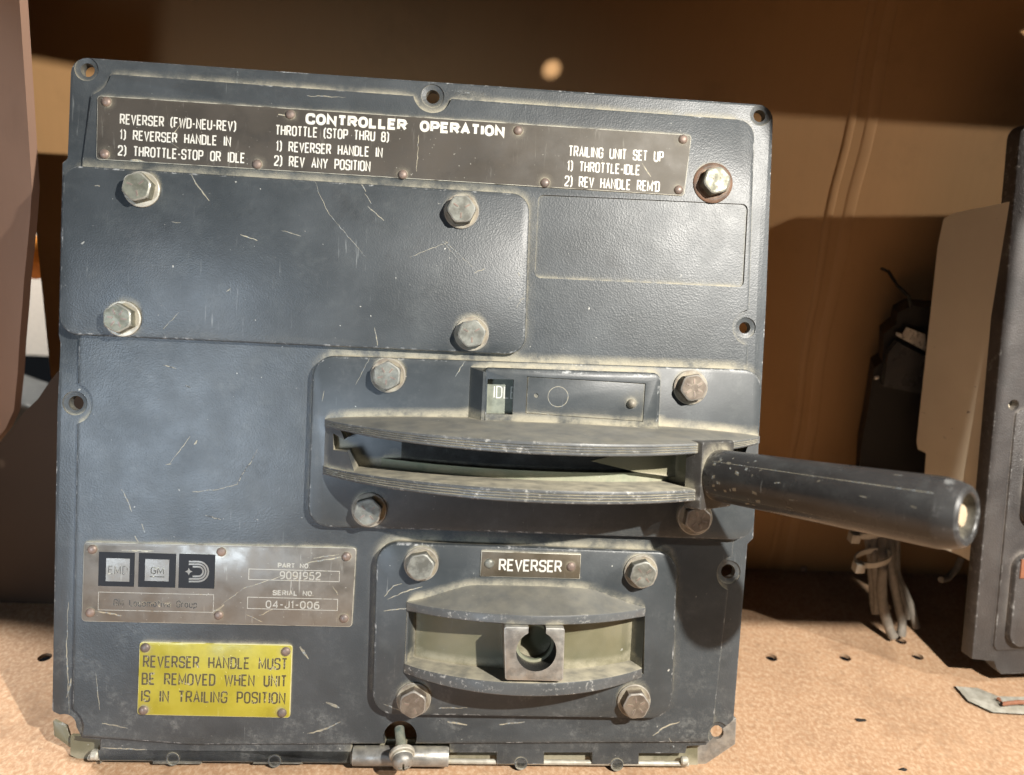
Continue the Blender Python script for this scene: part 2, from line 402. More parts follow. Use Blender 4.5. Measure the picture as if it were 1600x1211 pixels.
# ------------------------------------------------------------------ lettering: a plain stroke alphabet, unit cell 1 x 1
_o = ([(0, 0), (1, 0), (1, 1), (0, 1)], True, .5)
G = {
 'A': (1, [([(0, 0), (.5, 1), (1, 0)], 0, 0), ([(.2, .32), (.8, .32)], 0, 0)]),
 'B': (.95, [([(0, .5), (0, 1), (.93, 1), (.93, .53), (0, .53)], 0, [0, 0, .4, .4, 0]), ([(0, .53), (1, .53), (1, 0), (0, 0), (0, .53)], 0, [0, .4, .4, 0, 0])]),
 'C': (.95, [([(1, .7), (1, 1), (0, 1), (0, 0), (1, 0), (1, .3)], 0, .5)]),
 'D': (.95, [([(0, 0), (0, 1), (1, 1), (1, 0)], True, [0, 0, .5, .5])]),
 'E': (.85, [([(1, 1), (0, 1), (0, 0), (1, 0)], 0, 0), ([(0, .52), (.85, .52)], 0, 0)]),
 'F': (.82, [([(1, 1), (0, 1), (0, 0)], 0, 0), ([(0, .5), (.85, .5)], 0, 0)]),
 'G': (.98, [([(1, .7), (1, 1), (0, 1), (0, 0), (1, 0), (1, .46), (.55, .46)], 0, [0, .5, .5, .5, .45, 0, 0])]),
 'H': (.95, [([(0, 0), (0, 1)], 0, 0), ([(1, 0), (1, 1)], 0, 0), ([(0, .5), (1, .5)], 0, 0)]),
 'I': (.0, [([(.5, 0), (.5, 1)], 0, 0)]),
 'J': (.8, [([(1, 1), (1, 0), (0, 0), (0, .28)], 0, .45)]),
 'L': (.8, [([(0, 1), (0, 0), (1, 0)], 0, 0)]),
 'M': (1.25, [([(0, 0), (0, 1), (.5, .15), (1, 1), (1, 0)], 0, 0)]),
 'N': (1, [([(0, 0), (0, 1), (1, 0), (1, 1)], 0, 0)]),
 'O': (.98, [_o]),
 'P': (.92, [([(0, 0), (0, 1), (1, 1), (1, .45), (0, .45)], 0, [0, 0, .42, .42, 0])]),
 'R': (.98, [([(0, 0), (0, 1), (.95, 1), (.95, .48), (0, .48)], 0, [0, 0, .42, .42, 0]), ([(.5, .48), (1, 0)], 0, 0)]),
 'S': (.95, [([(1, .74), (1, 1), (0, 1), (0, .56), (1, .46), (1, 0), (0, 0), (0, .26)], 0, .42)]),
 'T': (.9, [([(0, 1), (1, 1)], 0, 0), ([(.5, 1), (.5, 0)], 0, 0)]),
 'U': (.95, [([(0, 1), (0, 0), (1, 0), (1, 1)], 0, .5)]),
 'V': (1, [([(0, 1), (.5, 0), (1, 1)], 0, 0)]),
 'W': (1.45, [([(0, 1), (.25, 0), (.5, .9), (.75, 0), (1, 1)], 0, 0)]),
 'Y': (1, [([(0, 1), (.5, .45), (1, 1)], 0, 0), ([(.5, .45), (.5, 0)], 0, 0)]),
 '0': (.92, [_o]), '1': (.35, [([(0, .8), (.7, 1), (.7, 0)], 0, 0)]),
 '2': (.92, [([(0, .74), (0, 1), (1, 1), (1, .58), (0, .12), (0, 0), (1, 0)], 0, [0, .45, .45, .35, .2, 0, 0])]),
 '4': (.95, [([(.75, 0), (.75, 1), (0, .28), (1, .28)], 0, 0)]),
 '5': (.92, [([(.95, 1), (.08, 1), (0, .55), (1, .62), (1, 0), (0, 0), (0, .22)], 0, [0, 0, .1, .4, .4, .4, 0])]),
 '6': (.92, [([(.95, 1), (0, .85), (0, 0), (1, 0), (1, .58), (0, .58)], 0, [0, .5, .45, .45, .4, 0])]),
 '8': (.92, [([(.04, .53), (.96, .53), (.96, 1), (.04, 1)], True, .4), ([(0, 0), (1, 0), (1, .53), (0, .53)], True, .4)]),
 '9': (.92, [([(1, .4), (0, .42), (0, 1), (1, 1), (1, .15), (.1, 0)], 0, [0, .4, .45, .45, .5, 0])]),
 '(': (.35, [([(1, 1.08), (0, .85), (0, .12), (1, -.1)], 0, .5)]),
 ')': (.35, [([(0, 1.08), (1, .85), (1, .12), (0, -.1)], 0, .5)]),
 '-': (.5, [([(0, .45), (1, .45)], 0, 0)]), '.': (.0, [([(.5, 0), (.5, .08)], 0, 0)]),
 "'": (.0, [([(.5, 1), (.5, .70)], 0, 0)]),
 'c': (.75, [([(1, .5), (1, .68), (0, .68), (0, 0), (1, 0), (1, .2)], 0, .45)]),
 'e': (.8, [([(0, .36), (1, .36), (1, .68), (0, .68), (0, 0), (1, 0), (1, .14)], 0, [0, 0, .45, .45, .45, .45, 0])]),
 'i': (.0, [([(.5, 0), (.5, .68)], 0, 0), ([(.5, .88), (.5, 1)], 0, 0)]),
 'm': (1.35, [([(0, 0), (0, .68), (.5, .68), (.5, 0)], 0, [0, 0, .3, 0]), ([(.5, .6), (.55, .68), (1, .68), (1, 0)], 0, [0, 0, .3, 0])]),
 'o': (.82, [([(0, 0), (1, 0), (1, .68), (0, .68)], True, .45)]),
 'p': (.82, [([(0, -.28), (0, .68), (1, .68), (1, 0), (0, 0)], 0, [0, 0, .4, .4, 0])]),
 'r': (.5, [([(0, 0), (0, .68), (1, .68)], 0, [0, .3, 0])]),
 't': (.55, [([(.4, .95), (.4, 0), (1, 0)], 0, [0, .3, 0]), ([(0, .68), (1, .68)], 0, 0)]),
 'u': (.82, [([(0, .68), (0, 0), (1, 0), (1, .68)], 0, [0, .4, .3, 0])]),
 'v': (.85, [([(0, .68), (.5, 0), (1, .68)], 0, 0)]),
}
def open_round(pts, r, closed):
    if closed: return round_poly(pts, r, 4)
    if not isinstance(r, (list, tuple)): r = [r]*len(pts)
    rr = [0]+list(r[1:-1])+[0]
    out = []
    for i, p in enumerate(pts):
        if rr[i] <= 0 or i in (0, len(pts)-1): out.append(tuple(p)); continue
        a, b, p_ = Vector(pts[i-1]), Vector(pts[i+1]), Vector(p)
        d1, d2 = a-p_, b-p_; l1, l2 = d1.length, d2.length; d1.normalize(); d2.normalize(); ang = d1.angle(d2)
        if ang > R(172): out.append(tuple(p)); continue
        t_ = min(rr[i]/math.tan(ang/2), l1*.5, l2*.5)
        s, e = p_+d1*t_, p_+d2*t_
        for k in range(6):
            q = k/5; out.append(tuple(s*(1-q)**2+p_*2*q*(1-q)+e*q*q))
    return out
def text(mb, s, x0, y0, x1, cap, w, hw, mat=0, gap=.50, space=.95):
    """lettering from pixel (x0, y0) on the baseline to pixel column x1, cap height in pixels, on the plane w"""
    u0, v0 = pp(x0, y0, w); u1, _ = pp(x1, y0, w); h = cap*.325
    tot = sum(space if ch == ' ' else G[ch][0] for ch in s) + gap*(len(s)-1)
    k = (u1-u0-2*hw)/tot; x = u0+hw; z = w; c = 0
    for ch in s:
        if ch == ' ': x += (space+gap)*k; continue
        gw, strokes = G[ch]
        for pts, closed, r in strokes:
            gx = max(gw*k, 1e-3)
            P = [((p[0]-.5 if gw == 0 else p[0]*gx), hw+p[1]*(h-2*hw)) for p in pts]
            if gw == 0: P = [(0., q[1]) for q in P]
            sc = min(gx, h*.62) if gw else 1
            rad = [q*sc for q in r] if isinstance(r, (list, tuple)) else r*sc
            P = open_round(P, rad, closed)
            c += 1
            mb.ribbon([(x+a, v0+b) for a, b in P], hw, z+.012*(c % 4), mat, bool(closed))
        x += (gw+gap)*k
def rectline(mb, x0, y0, x1, y1, w, hw, mat):
    a, b = pp(x0, y0, w), pp(x1, y1, w)
    mb.ribbon([(a[0], a[1]), (b[0], a[1]), (b[0], b[1]), (a[0], b[1])], hw, w, mat, True)
def rectfill(mb, x0, y0, x1, y1, w, mat):
    a, b = pp(x0, y0, w), pp(x1, y1, w)
    mb.f([mb.bm.verts.new((*q, w)) for q in ((a[0], b[1]), (b[0], b[1]), (b[0], a[1]), (a[0], a[1]))], mat)
def scratch(mb, pts, hw, w, mat, jit=.25):
    P = Q(pts, w); out = []
    for i in range(len(P)-1):
        n = max(2, int((Vector(P[i+1])-Vector(P[i])).length/1.6))
        for k in range(n):
            q = k/n; out.append((P[i][0]*(1-q)+P[i+1][0]*q+random.uniform(-jit, jit), P[i][1]*(1-q)+P[i+1][1]*q+random.uniform(-jit, jit)))
    out.append(P[-1]); N = len(out)-1
    mb.ribbon(out, [hw*.55*(.25+.75*math.sin(math.pi*min(1, (i+.3)/(N+.6)))**.6)*random.uniform(.6, 1.1) for i in range(N+1)], w+.05, mat)

# ================================================================== SETTING
fl = MB()
HP = [(70, 1027), (1205, 1027), (1320, 1027), (1433, 1025), (1407, 1001)]
fl.box((-900, -420, -2.5), (1100, 420, 0))
floor = struct(fl.build('floor', M['floor'])); floor.location = (0, 0, FZ)
hc = MB()
for x, y in HP:
    q = at_floor(x, y); hc.lathe([(3.9, -20), (3.9, 5)], Matrix.Translation((q.x*1000, q.y*1000, 0)), 20)
floor = cut(floor, hc)
WY = .205
# cardboard carton the controllers stand in
carton = thing('cardboard_carton', 'brown cardboard carton standing open around the controllers, creased at its back right', 'carton', (0, 0, FZ))
def sheet(name, poly3, thick, mat, parent, nrm):
    """flat sheet with real thickness from a 3D outline (metres, world)"""
    b = MB(); n_ = Vector(nrm).normalized()*thick*500
    P = [Vector(p)*1000-Vector((0, 0, FZ*1000)) for p in poly3]
    a = b.ring([p-n_ for p in P]); c_ = b.ring([p+n_ for p in P]); b.bridge(a, c_); b.cap(a[::-1]); b.cap(c_)
    return b.build(name, mat, parent, 20)
wl_top = at_y(36, -60, WY); wl_bot = at_y(84, 700, WY)
sheet('back_panel', [(wl_top.x, WY+.003, .62), (wl_bot.x, WY+.003, FZ), (.95, WY+.003, FZ), (.95, WY+.003, .62)], .006, M['card'], carton, (0, 1, 0))
cr = MB()                                                             # the crease: two soft ridges down the sheet
for dx, wd_, h_ in ((0, 3.2, 1.3), (13, 4.5, .9)):
    rings = []
    for k in range(25):
        z = -4+600*k/24; x = 281+dx+(z-100)*(-.012)+2.2*math.sin(z*.02+dx)+1.0*math.sin(z*.061)
        rings.append([Vector((x+wd_*math.cos(a), WY*1000-h_*math.sin(a)+.2, z)) for a in [math.pi*i/6 for i in range(7)]])
    cr.loft(rings)
cr.build('crease', M['card_lip'], carton)
FP, FN = at_y(37, 0, .115), Vector((-.55, -.83, 0))
def at_plane(px, py, P, n): d = ray(px, py); return CAM + d*((P-CAM).dot(n)/d.dot(n))
sheet('side_flap', [at_plane(x, y, FP, FN) for x, y in ((-240, -90), (33, -90), (37, 0), (47, 150), (56, 292), (53, 340), (47, 402), (43, 440), (41, 471), (36, 530), (33, 580), (27, 640), (14, 668), (-10, 698), (-240, 800))], .004, M['card_grey'], carton, FN)
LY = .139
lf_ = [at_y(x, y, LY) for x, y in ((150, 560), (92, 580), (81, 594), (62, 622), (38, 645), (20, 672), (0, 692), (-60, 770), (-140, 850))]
sheet('lower_flap', lf_+[Vector((lf_[-1].x-.03, LY, FZ+.0005)), Vector((lf_[0].x, LY, FZ+.0005))], .004, M['card_shaded'], carton, (0, 1, 0))
# upper shelf board with the row of holes; edge and right overhang shaped to block the work lamp
us = MB(); us.prism([(-330, 58), (60, -32), (235, -66), (268, -128), (430, -128), (430, -60), (374, 60), (362, 112), (1100, 116), (1100, 420), (-330, 420)], 424, 440)
ush = struct(us.build('upper_shelf', M['floor']))
uh = MB()
dotw = at_y(862, 108, WY); dd = LA-dotw; hp_ = dotw+dd*((.424-dotw.z)/dd.z)
for k in range(-4, 6): uh.lathe([(3.4, 400), (3.4, 460)], Matrix.Translation((hp_.x*1000+k*50.8, hp_.y*1000+(k*-2 if k else 0), 0)), 20) if k in (-2, -4) else None
uh.lathe([(3.2, -90), (3.2, 90)], frame(hp_*1000, dd), 20); cut(ush, uh)
sheet('lamp_blocker', [(.258, -.100, .254), (.357, -.102, .256), (.357, -.102, .422), (.258, -.100, .422)], .004, M['card'], carton, (0, 1, 0))  # added out-of-frame sheet that keeps the work lamp off wall and floor
# what shows through the gap on the left
ob = MB(); ob.box((-1300, 700, -4), (-330, 720, 700)); o = ob.build('back_wall', M['white_out']); struct(o)
w_ = at_y(52, 400, .42)
ob = MB(); ob.lathe([(0, -22), (9, -20), (15, -12), (17, 0), (14, 12), (8, 18), (0, 20)], Matrix.Translation(w_*1000), 24)
tag(ob.build('orange_bottle', M['orange']), 'blurred orange rounded thing seen through the gap left of the carton', 'bottle')
w_ = at_y(40, 640, .40)
ob = MB(); ob.box((-90, -20, -60), (70, 40, 16), Matrix.Translation(w_*1000) @ Matrix.Rotation(.35, 4, 'Y'), bev=4)
tag(ob.build('grey_bin', M['plate']), 'blurred bluish grey thing under the orange one outside the carton', 'bin')

# ================================================================== THE CONTROLLER
RT = (math.pi/2-LEAN, 0, 0)
ctl = thing('throttle_controller', 'slate blue locomotive controller with yellow plate and black throttle grip, leaning back in the carton', 'controller', (0, 0, 0), RT)
# --- flange plate
HOLES = [(135, 108, 3.3), (676, 150, 3.4), (1188, 180, 3.1), (117, 630, 3.6), (1165, 512, 3.0), (1139, 894, 3.8), (1121, 1145, 3.4)]
out = [(107, 85), (1212, 162), (1200, 480), (1195, 572), (1180, 843), (1171, 852), (1149, 1128), (1105, 1168), (1076, 1170)]
rad = [8, 8, 0, 1.5, 2, 1, 2, 0, 0]
bot = [(1073, 1198)]
for a, b, tp in ((1000, 1073, 1181), (851, 926, 1180), (702, 776, 1180), (549, 702, 1166), (471, 546, 1180), (312, 393, 1180), (153, 235, 1178)):
    bot += ([(b, 1198)] if b != 1073 else []) + [(b, tp), (a, tp), (a, 1198)]
bot = [q for i, q in enumerate(bot)]
# neighbouring notches share a side: drop the doubled tab corners
clean = []
for q in bot:
    if clean and abs(clean[-1][0]-q[0]) < 3 and clean[-1][1] == 1198 and q[1] == 1198: clean.pop(); continue
    clean.append(q)
clean = [q for q in clean if not (q[0] in (1073,) and q[1] == 1198)]
left = [(152, 1160), (124, 1157), (110, 1130), (77, 1115), (85, 640), (90, 536), (87, 522), (93, 252), (101, 246)]
fo = Q(out+clean+left); fo = round_poly(fo, rad+[0]*len(clean)+[0, 1, 1, 2, 0, 1.5, 1.5, 1.5, 1.5])
fb = MB(); fb.prism(fo, -8, -2, .8, side_wear=.7)
for x, y in ((270, 1186), (429, 1189), (814, 1193), (964, 1195)):
    c_ = p3(x, y, -2); fb.lathe([(3.3, 0), (3.3, .35), (2.6, .35), (2.6, 0)], Matrix.Translation((c_.x, c_.y, -2.05)), 24, wears=[1, 1, 1])
for pts, hw in (([(107, 940), (104, 1010), (108, 1115)], .5), ([(112, 1060), (104, 1090)], .9), ([(160, 1168), (230, 1172)], .6), ([(600, 1178), (560, 1160)], .4)):
    scratch(fb, pts, hw, -2, 1)
flange = fb.build('flange', [M['panel'], M['scratch']], ctl)
kc = MB()
for x, y, r_ in HOLES:
    c_ = p3(x, y, -2); kc.lathe([(r_, -20), (r_, -3.2), (r_+2.4, -2.6), (r_+2.4, 5)], Matrix.Translation((c_.x, c_.y, 0)), 28)
c_ = p3(100, 1134, -2); kc.lathe([(6, -20), (6, 5)], Matrix.Translation((c_.x, c_.y, 0)), 20)
c_ = p3(625, 1152, -2); kc.lathe([(8.6, -20), (8.6, 5)], Matrix.Translation((c_.x, c_.y, 0)), 28)
REV_OPEN = Q([(640, 943), (1004, 946), (1002, 1046), (637, 1042)])
kc2 = MB(); kc2.prism(REV_OPEN, -30, 20)
flange = cut(flange, kc); flange = cut(flange, kc2)
# --- raised face
fc = Q([(134, 112), (1176, 186), (1106, 1166), (130, 1158)]); lf = [(118, 560), (113, 900), (110, 1158)]
face_px = [(146, 113), (1180, 188), (1168, 560), (1146, 850), (1112, 1160), (300, 1164), (112, 1150), (121, 600), (128, 250)]
face_o = round_poly(Q(face_px), [9, 9, 0, 0, 3, 0, 3, 0, 0])
fb = MB(); fb.prism(face_o, -2.3, 0, .7, side_wear=.6)
for c_, r_ in (((875, 362), 6.3), ((1003, 375), 4.8)):
    pass
S1 = [([(190, 765), (198, 780), (206, 800)], .45), ([(222, 818), (226, 832)], .5), ([(300, 769), (340, 765), (372, 757)], .42), ([(265, 725), (280, 705), (297, 682)], .25),
      ([(258, 726), (268, 725)], .5), ([(303, 695), (308, 688)], .8), ([(210, 838), (217, 848), (216, 853)], .5), ([(400, 190), (460, 130)], .0),
      ([(480, 1147), (505, 1140), (532, 1128)], .9), ([(510, 1098), (530, 1106)], 1.4), ([(150, 1050), (156, 1110)], .3), ([(160, 1130), (200, 1138)], .6),
      ([(370, 100), (372, 118)], .4), ([(860, 420), (870, 424)], .3), ([(1020, 1150), (1040, 1135), (1062, 1128)], .7), ([(1046, 1153), (1056, 1175)], .5),
      ([(700, 1128), (730, 1133)], 1.0), ([(780, 1132), (820, 1128)], .8), ([(468, 1010), (482, 1030)], 1.3), ([(1150, 600), (1152, 640)], .2), ([(480, 150), (540, 152)], .4), ([(705, 141), (760, 148)], .3)]
for pts, hw in S1:
    if hw: scratch(fb, pts, hw, 0, 1)
scratch(fb, [(370, 757), (382, 735), (392, 722), (402, 702)], .35, 0, 2)
for pts in ([(255, 570), (275, 576)], [(320, 805), (345, 812)], [(290, 602), (298, 606)]): scratch(fb, pts, .5, 0, 2)
face = fb.build('face', [M['panel'], M['scratch'], M['scratch_dark']], ctl)
kc = MB()
for x, y, r_, px in ((128, 104, 14, 0), (676, 146, 9.6, 0), (1192, 176, 9.5, 0), (112, 630, 10.3, 0), (1172, 512, 9.3, 0), (1147, 896, 9.3, 0), (1135, 1150, 10, 0), (97, 1136, 10.5, 0), (625, 1152, 8.6, 0)):
    c_ = p3(x, y, 0); kc.lathe([(r_, -10), (r_, 5)], Matrix.Translation((c_.x, c_.y, 0)), 40)
face = cut(face, kc); face = cut(face, (lambda b: (b.prism(REV_OPEN, -30, 20), b)[1])(MB()))
kc = MB(); kc.prism(round_poly(Q([(841, 304), (1169, 319), (1162, 449), (835, 434)]), 3), -.9, 5)
face = cut(face, kc)
for x, y, r_ in ((875, 362, 6.3), (1003, 375, 4.8)):
    pass
# --- housing behind the flange
hb = MB(); hb.prism(round_poly(Q([(150, 150), (1150, 215), (1110, 1100), (130, 1100)]), 6), -42, -8.01)
hb.build('housing', M['black'], ctl)
hcut = MB(); hcut.prism(REV_OPEN, -35, 20)
cut(ctl.children[-1], hcut)

def bolt(px, py, w, rot, af=12.6, head=5.6, wr=8.6, marks=3, rust=False, deep=False, wmat='washer', bmat='bolt'):
    """hex head bolt on its washer; pixel of the middle of the head"""
    c_ = p3(px, py, w+head+1.4); fr = Matrix.Translation((c_.x, c_.y, w)) @ Matrix.Rotation(rot, 4, 'Z')
    b = MB(); r_ = af/math.sqrt(3); z0 = 1.3
    hx = lambda rr, z: [fr @ Vector((rr*math.cos(math.pi/3*i), rr*math.sin(math.pi/3*i), z)) for i in range(6)]
    n = 36
    def hexring(rr, lim, z):
        o_ = []
        for i in range(n):
            a = 2*math.pi*i/n; k = (a+math.pi/6) % (math.pi/3)-math.pi/6
            k2 = a % (math.pi/3)-math.pi/6
            d_ = rr*math.cos(math.pi/6)/math.cos(k2); o_.append(fr @ Vector((min(d_, lim)*math.cos(a), min(d_, lim)*math.sin(a), z)))
        return b.ring(o_)
    rs = [hexring(r_, 99, z0), hexring(r_, 99, z0+head-1.2), hexring(r_, r_*.93, z0+head-.45), hexring(r_*.9, r_*.84, z0+head)]
    b.bridge(rs[0], rs[1]); b.bridge(rs[1], rs[2], 0, .8); b.bridge(rs[2], rs[3], 0, .8); b.cap(rs[-1]); b.cap(rs[0][::-1])
    for i in range(marks):
        a = 2*math.pi*i/marks+.4
        fm = fr @ Matrix.Rotation(a, 4, 'Z'); b.box((1.9, -.36, z0+head-.05), (4.5, .36, z0+head+.2), fm, 1)
    o_ = b.build('bolt', [M[bmat], M['rivet']], ctl, 30)
    b = MB(); b.lathe([(wr-.4, 0), (wr, .4), (wr, 1.0), (wr-.4, 1.3), (3, 1.3)], fr, 36, wears=[0, 0, .6, 0])
    if rust: b.lathe([(wr+1.6, -.2), (wr+1.6, .5), (wr+.8, .9), (wr-1, .9)], fr, 36)
    b.build('washer', M['rust'] if rust else M[wmat], o_)
    return o_
def rivet(px, py, w, parent, r_=2.35, h=1.5, name='rivet', mat='rivet'):
    c_ = p3(px, py, w+h*.6); b = MB()
    b.lathe([(r_, -.1), (r_, .15)]+[(r_*math.cos(a), .15+(h-.15)*math.sin(a)) for a in (.35, .7, 1.05, 1.35)]+[(0, h)],
            Matrix.Translation((c_.x, c_.y, w)), 20)
    return b.build(name, M[mat], parent, 60)
def tagbase(name, corners, w, th, r_, mat, marks=()):
    b = MB(); b.prism(round_poly(Q(corners, w+th), r_), w, w+th, .3, side_wear=1)
    for pts, hw in marks: scratch(b, pts, hw, w+th, 1)
    return b.build(name, [M[mat], M['scratch']], ctl)

# --- operation nameplate
NW = .8
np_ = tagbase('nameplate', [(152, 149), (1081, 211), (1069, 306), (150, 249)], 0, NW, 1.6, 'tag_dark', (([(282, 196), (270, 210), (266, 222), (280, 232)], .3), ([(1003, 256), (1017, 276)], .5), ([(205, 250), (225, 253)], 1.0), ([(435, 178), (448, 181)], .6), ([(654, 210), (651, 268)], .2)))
lb = MB()
text(lb, 'REVERSER (FWD-NEU-REV)', 187, 194, 369, 15.5, NW+.04, .33)
text(lb, '1) REVERSER HANDLE IN', 187, 218, 361, 15, NW+.04, .33, space=1.1)
text(lb, '2) THROTTLE-STOP OR IDLE', 184, 243, 383, 15.5, NW+.04, .33, space=1.1)
text(lb, 'THROTTLE (STOP THRU 8)', 430, 211, 608, 15.5, NW+.04, .33)
text(lb, '1) REVERSER HANDLE IN', 431, 236, 598, 15.5, NW+.04, .33, space=1.1)
text(lb, '2) REV ANY POSITION', 428, 259, 579, 16, NW+.04, .33, space=1.1)
text(lb, 'CONTROLLER OPERATION', 477, 194, 789, 17, NW+.04, .70, gap=.52, space=1.2)
text(lb, 'TRAILING UNIT SET UP', 888, 244, 1037, 16.5, NW+.04, .33, space=1.1)
text(lb, '1) THROTTLE-IDLE', 886, 267, 1000, 16, NW+.04, .33, space=1.1)
text(lb, "2) REV HANDLE REM'D", 882, 291, 1031, 16.5, NW+.04, .33, space=1.1)
flatten(lb.build('lettering', M['ink_white'], np_, 0))
for x, y in ((165, 158), (453, 178), (810, 203), (1068, 217), (162, 240), (401, 256), (629, 272), (852, 285), (1061, 296)): rivet(x, y, NW, np_)
# --- data plate
dp = tagbase('data_plate', [(131, 847), (557, 856), (550, 980), (127, 971)], 0, .8, 2, 'tag_steel', (([(345, 945), (380, 920), (440, 900)], .25), ([(480, 880), (545, 868)], .6), ([(490, 872), (530, 866)], .4), ([(150, 955), (190, 962)], .7), ([(385, 960), (410, 972)], .3), ([(335, 955), (350, 945)], .8),
                ([(190, 860), (240, 861)], .7), ([(164, 905), (186, 908)], .9), ([(405, 962), (432, 950)], .3), ([(520, 915), (528, 930)], .4)))
b = MB(); w = .84
for x0, y0, x1, y1 in ((154.6, 862, 209.5, 917), (217, 863.6, 274, 918.5), (280, 865, 335, 920)): rectfill(b, x0, y0, x1, y1, w, 1)
rectfill(b, 166, 872, 202, 909, w+.03, 2); rectfill(b, 227, 873.5, 263.5, 908.5, w+.03, 2)
text(b, 'EMD', 169, 897, 199, 13, w+.08, .18, 3); text(b, 'GM', 235, 897, 256, 11, w+.08, .28, 3)
b.ribbon(Q([(234, 901), (257, 901.5)], w), .25, w+.08, 3)
for k, rr in enumerate((15.5, 11.5, 7.5)):                                   # looped track emblem
    c_ = (310, 893)
    P = [(295, c_[1]-rr)]+[(c_[0]+rr*math.sin(a), c_[1]-rr*math.cos(a)) for a in [math.pi*i/10 for i in range(11)]]+[(295, c_[1]+rr)]
    if k == 2: P[0] = (301, P[0][1]); P[-1] = (301, P[-1][1])
    b.ribbon(Q(P, w), .42, w+.04, 2)
st = [(295+(6 if i % 2 == 0 else 2.6)*math.sin(math.pi*i/4), 893-(6 if i % 2 == 0 else 2.6)*math.cos(math.pi*i/4)) for i in range(8)]
b.f([b.bm.verts.new((*q, w+.06)) for q in Q(st, w)], 2)
rectline(b, 154, 925, 333, 957, w, .12, 0); text(b, 'GM Locomotive Group', 177, 947, 308, 11, w+.03, .24, 3)
text(b, 'PART NO.', 434, 887, 484, 7.5, w+.03, .24, 0); rectline(b, 389, 889, 530, 909, w, .16, 0); text(b, '9091952', 437, 905, 501, 12.5, w+.03, .24, 0)
text(b, 'SERIAL NO.', 426, 930, 490, 8, w+.03, .26, 0); rectline(b, 387, 933, 527, 954, w, .16, 0); text(b, '04-J1-006', 415, 950, 499, 12, w+.03, .26, 0)
flatten(b.build('lettering', [M['ink_pale'], M['ink_navy'], M['tag_steel'], M['ink_shadow']], dp, 0))
for x, y in ((143, 859), (345, 863), (541, 870), (140, 958), (341, 962), (537, 967)): rivet(x, y, .8, dp)
# --- yellow warning plate
yp = tagbase('warning_plate', [(218, 1003), (457, 1008), (453, 1122), (214, 1117)], 0, .8, 1.6, 'tag_yellow')
b = MB()
text(b, 'REVERSER HANDLE MUST', 223, 1043, 449, 19, .84, .42, space=1.1); text(b, 'BE REMOVED WHEN UNIT', 221, 1070, 448, 19, .84, .42, space=1.1)
text(b, 'IS IN TRAILING POSITION', 220, 1097, 446, 19, .84, .42, space=1.1)
flatten(b.build('lettering', M['ink_dark'], yp, 0))
for x, y in ((226, 1013), (446, 1019), (223, 1111), (440, 1115)): rivet(x, y, .8, yp)

# --- blank cover plate
CW = 4.2
cv = MB(); cv.prism(round_poly(Q([(98, 257), (828, 303), (820, 555), (91, 522)], CW), [8, 9, 9, 9], 8), -.0, CW, 1.1, side_wear=.4)
for pts, hw in (([(299, 273), (306, 287), (318, 303), (327, 314)], .6), ([(492, 283), (500, 305), (515, 335), (540, 365), (572, 402)], .25), ([(695, 377), (738, 417)], .32), ([(690, 376), (720, 408)], .2), ([(741, 426), (757, 420)], .45),
                ([(806, 418), (812, 431), (819, 423)], .4), ([(794, 468), (818, 447)], .3), ([(808, 480), (822, 452)], .3), ([(812, 470), (820, 466)], .8), ([(565, 288), (572, 300)], .5), ([(570, 302), (580, 318)], .4), ([(574, 322), (600, 345)], .5),
                ([(375, 366), (402, 376)], .5), ([(268, 347), (282, 348)], .4), ([(440, 360), (470, 369)], .35), ([(148, 290), (156, 291)], .5), ([(640, 402), (700, 378)], .22), ([(255, 515), (280, 488)], .25), ([(354, 456), (360, 451)], .5), ([(585, 512), (590, 540)], .4)):
    scratch(cv, pts, hw, CW, 1)
cover = cv.build('cover_plate', [M['panel'], M['scratch']], ctl)
for x, y, r_, m_ in ((212, 291, .3, 3), (721, 326, .1, 3), (182, 497, .55, 6), (737, 521, .2, 3)): bolt(x, y, CW, r_, marks=m_, bmat='bolt_olive' if m_ == 6 or x == 212 else 'bolt', wmat='washer' if x > 300 else 'cream_pin')
bolt(1121, 281, 0, .25, rust=True, marks=3, bmat='bolt_olive')

# --- throttle quadrant plate
TW = 5.0
b = MB(); b.prism(round_poly(Q([(489, 555), (1193, 578), (1178, 845), (480, 823)], TW), 10.5, 8), 0, TW, 1.1, side_wear=.5)
for pts, hw in (([(556, 601), (577, 560)], .22), ([(712, 588), (725, 566)], .3), ([(506, 610), (503, 628)], .3), ([(640, 720), (690, 640)], .0)):
    if hw: scratch(b, pts, hw, TW, 1)
tpl = b.build('throttle_plate', [M['plate'], M['scratch']], ctl)
BW = TW+7.5
b = MB(); b.prism(round_poly(Q([(757, 574), (1034, 583), (1030, 673), (756, 662)], BW), [2, 4, 2, 2]), TW-.5, BW, 1.8, side_wear=.2)
bez = b.build('indicator_bezel', [M['plate']], ctl)
kc = MB(); kc.prism(Q([(762, 592), (803, 593), (801, 648), (760, 647)], BW), TW+1, 30)
bez = cut(bez, kc)
kc = MB(); kc.prism(Q([(824, 588), (1009, 599), (1005, 659), (821, 646)], BW), BW-1.2, 30); bez = cut(bez, kc)
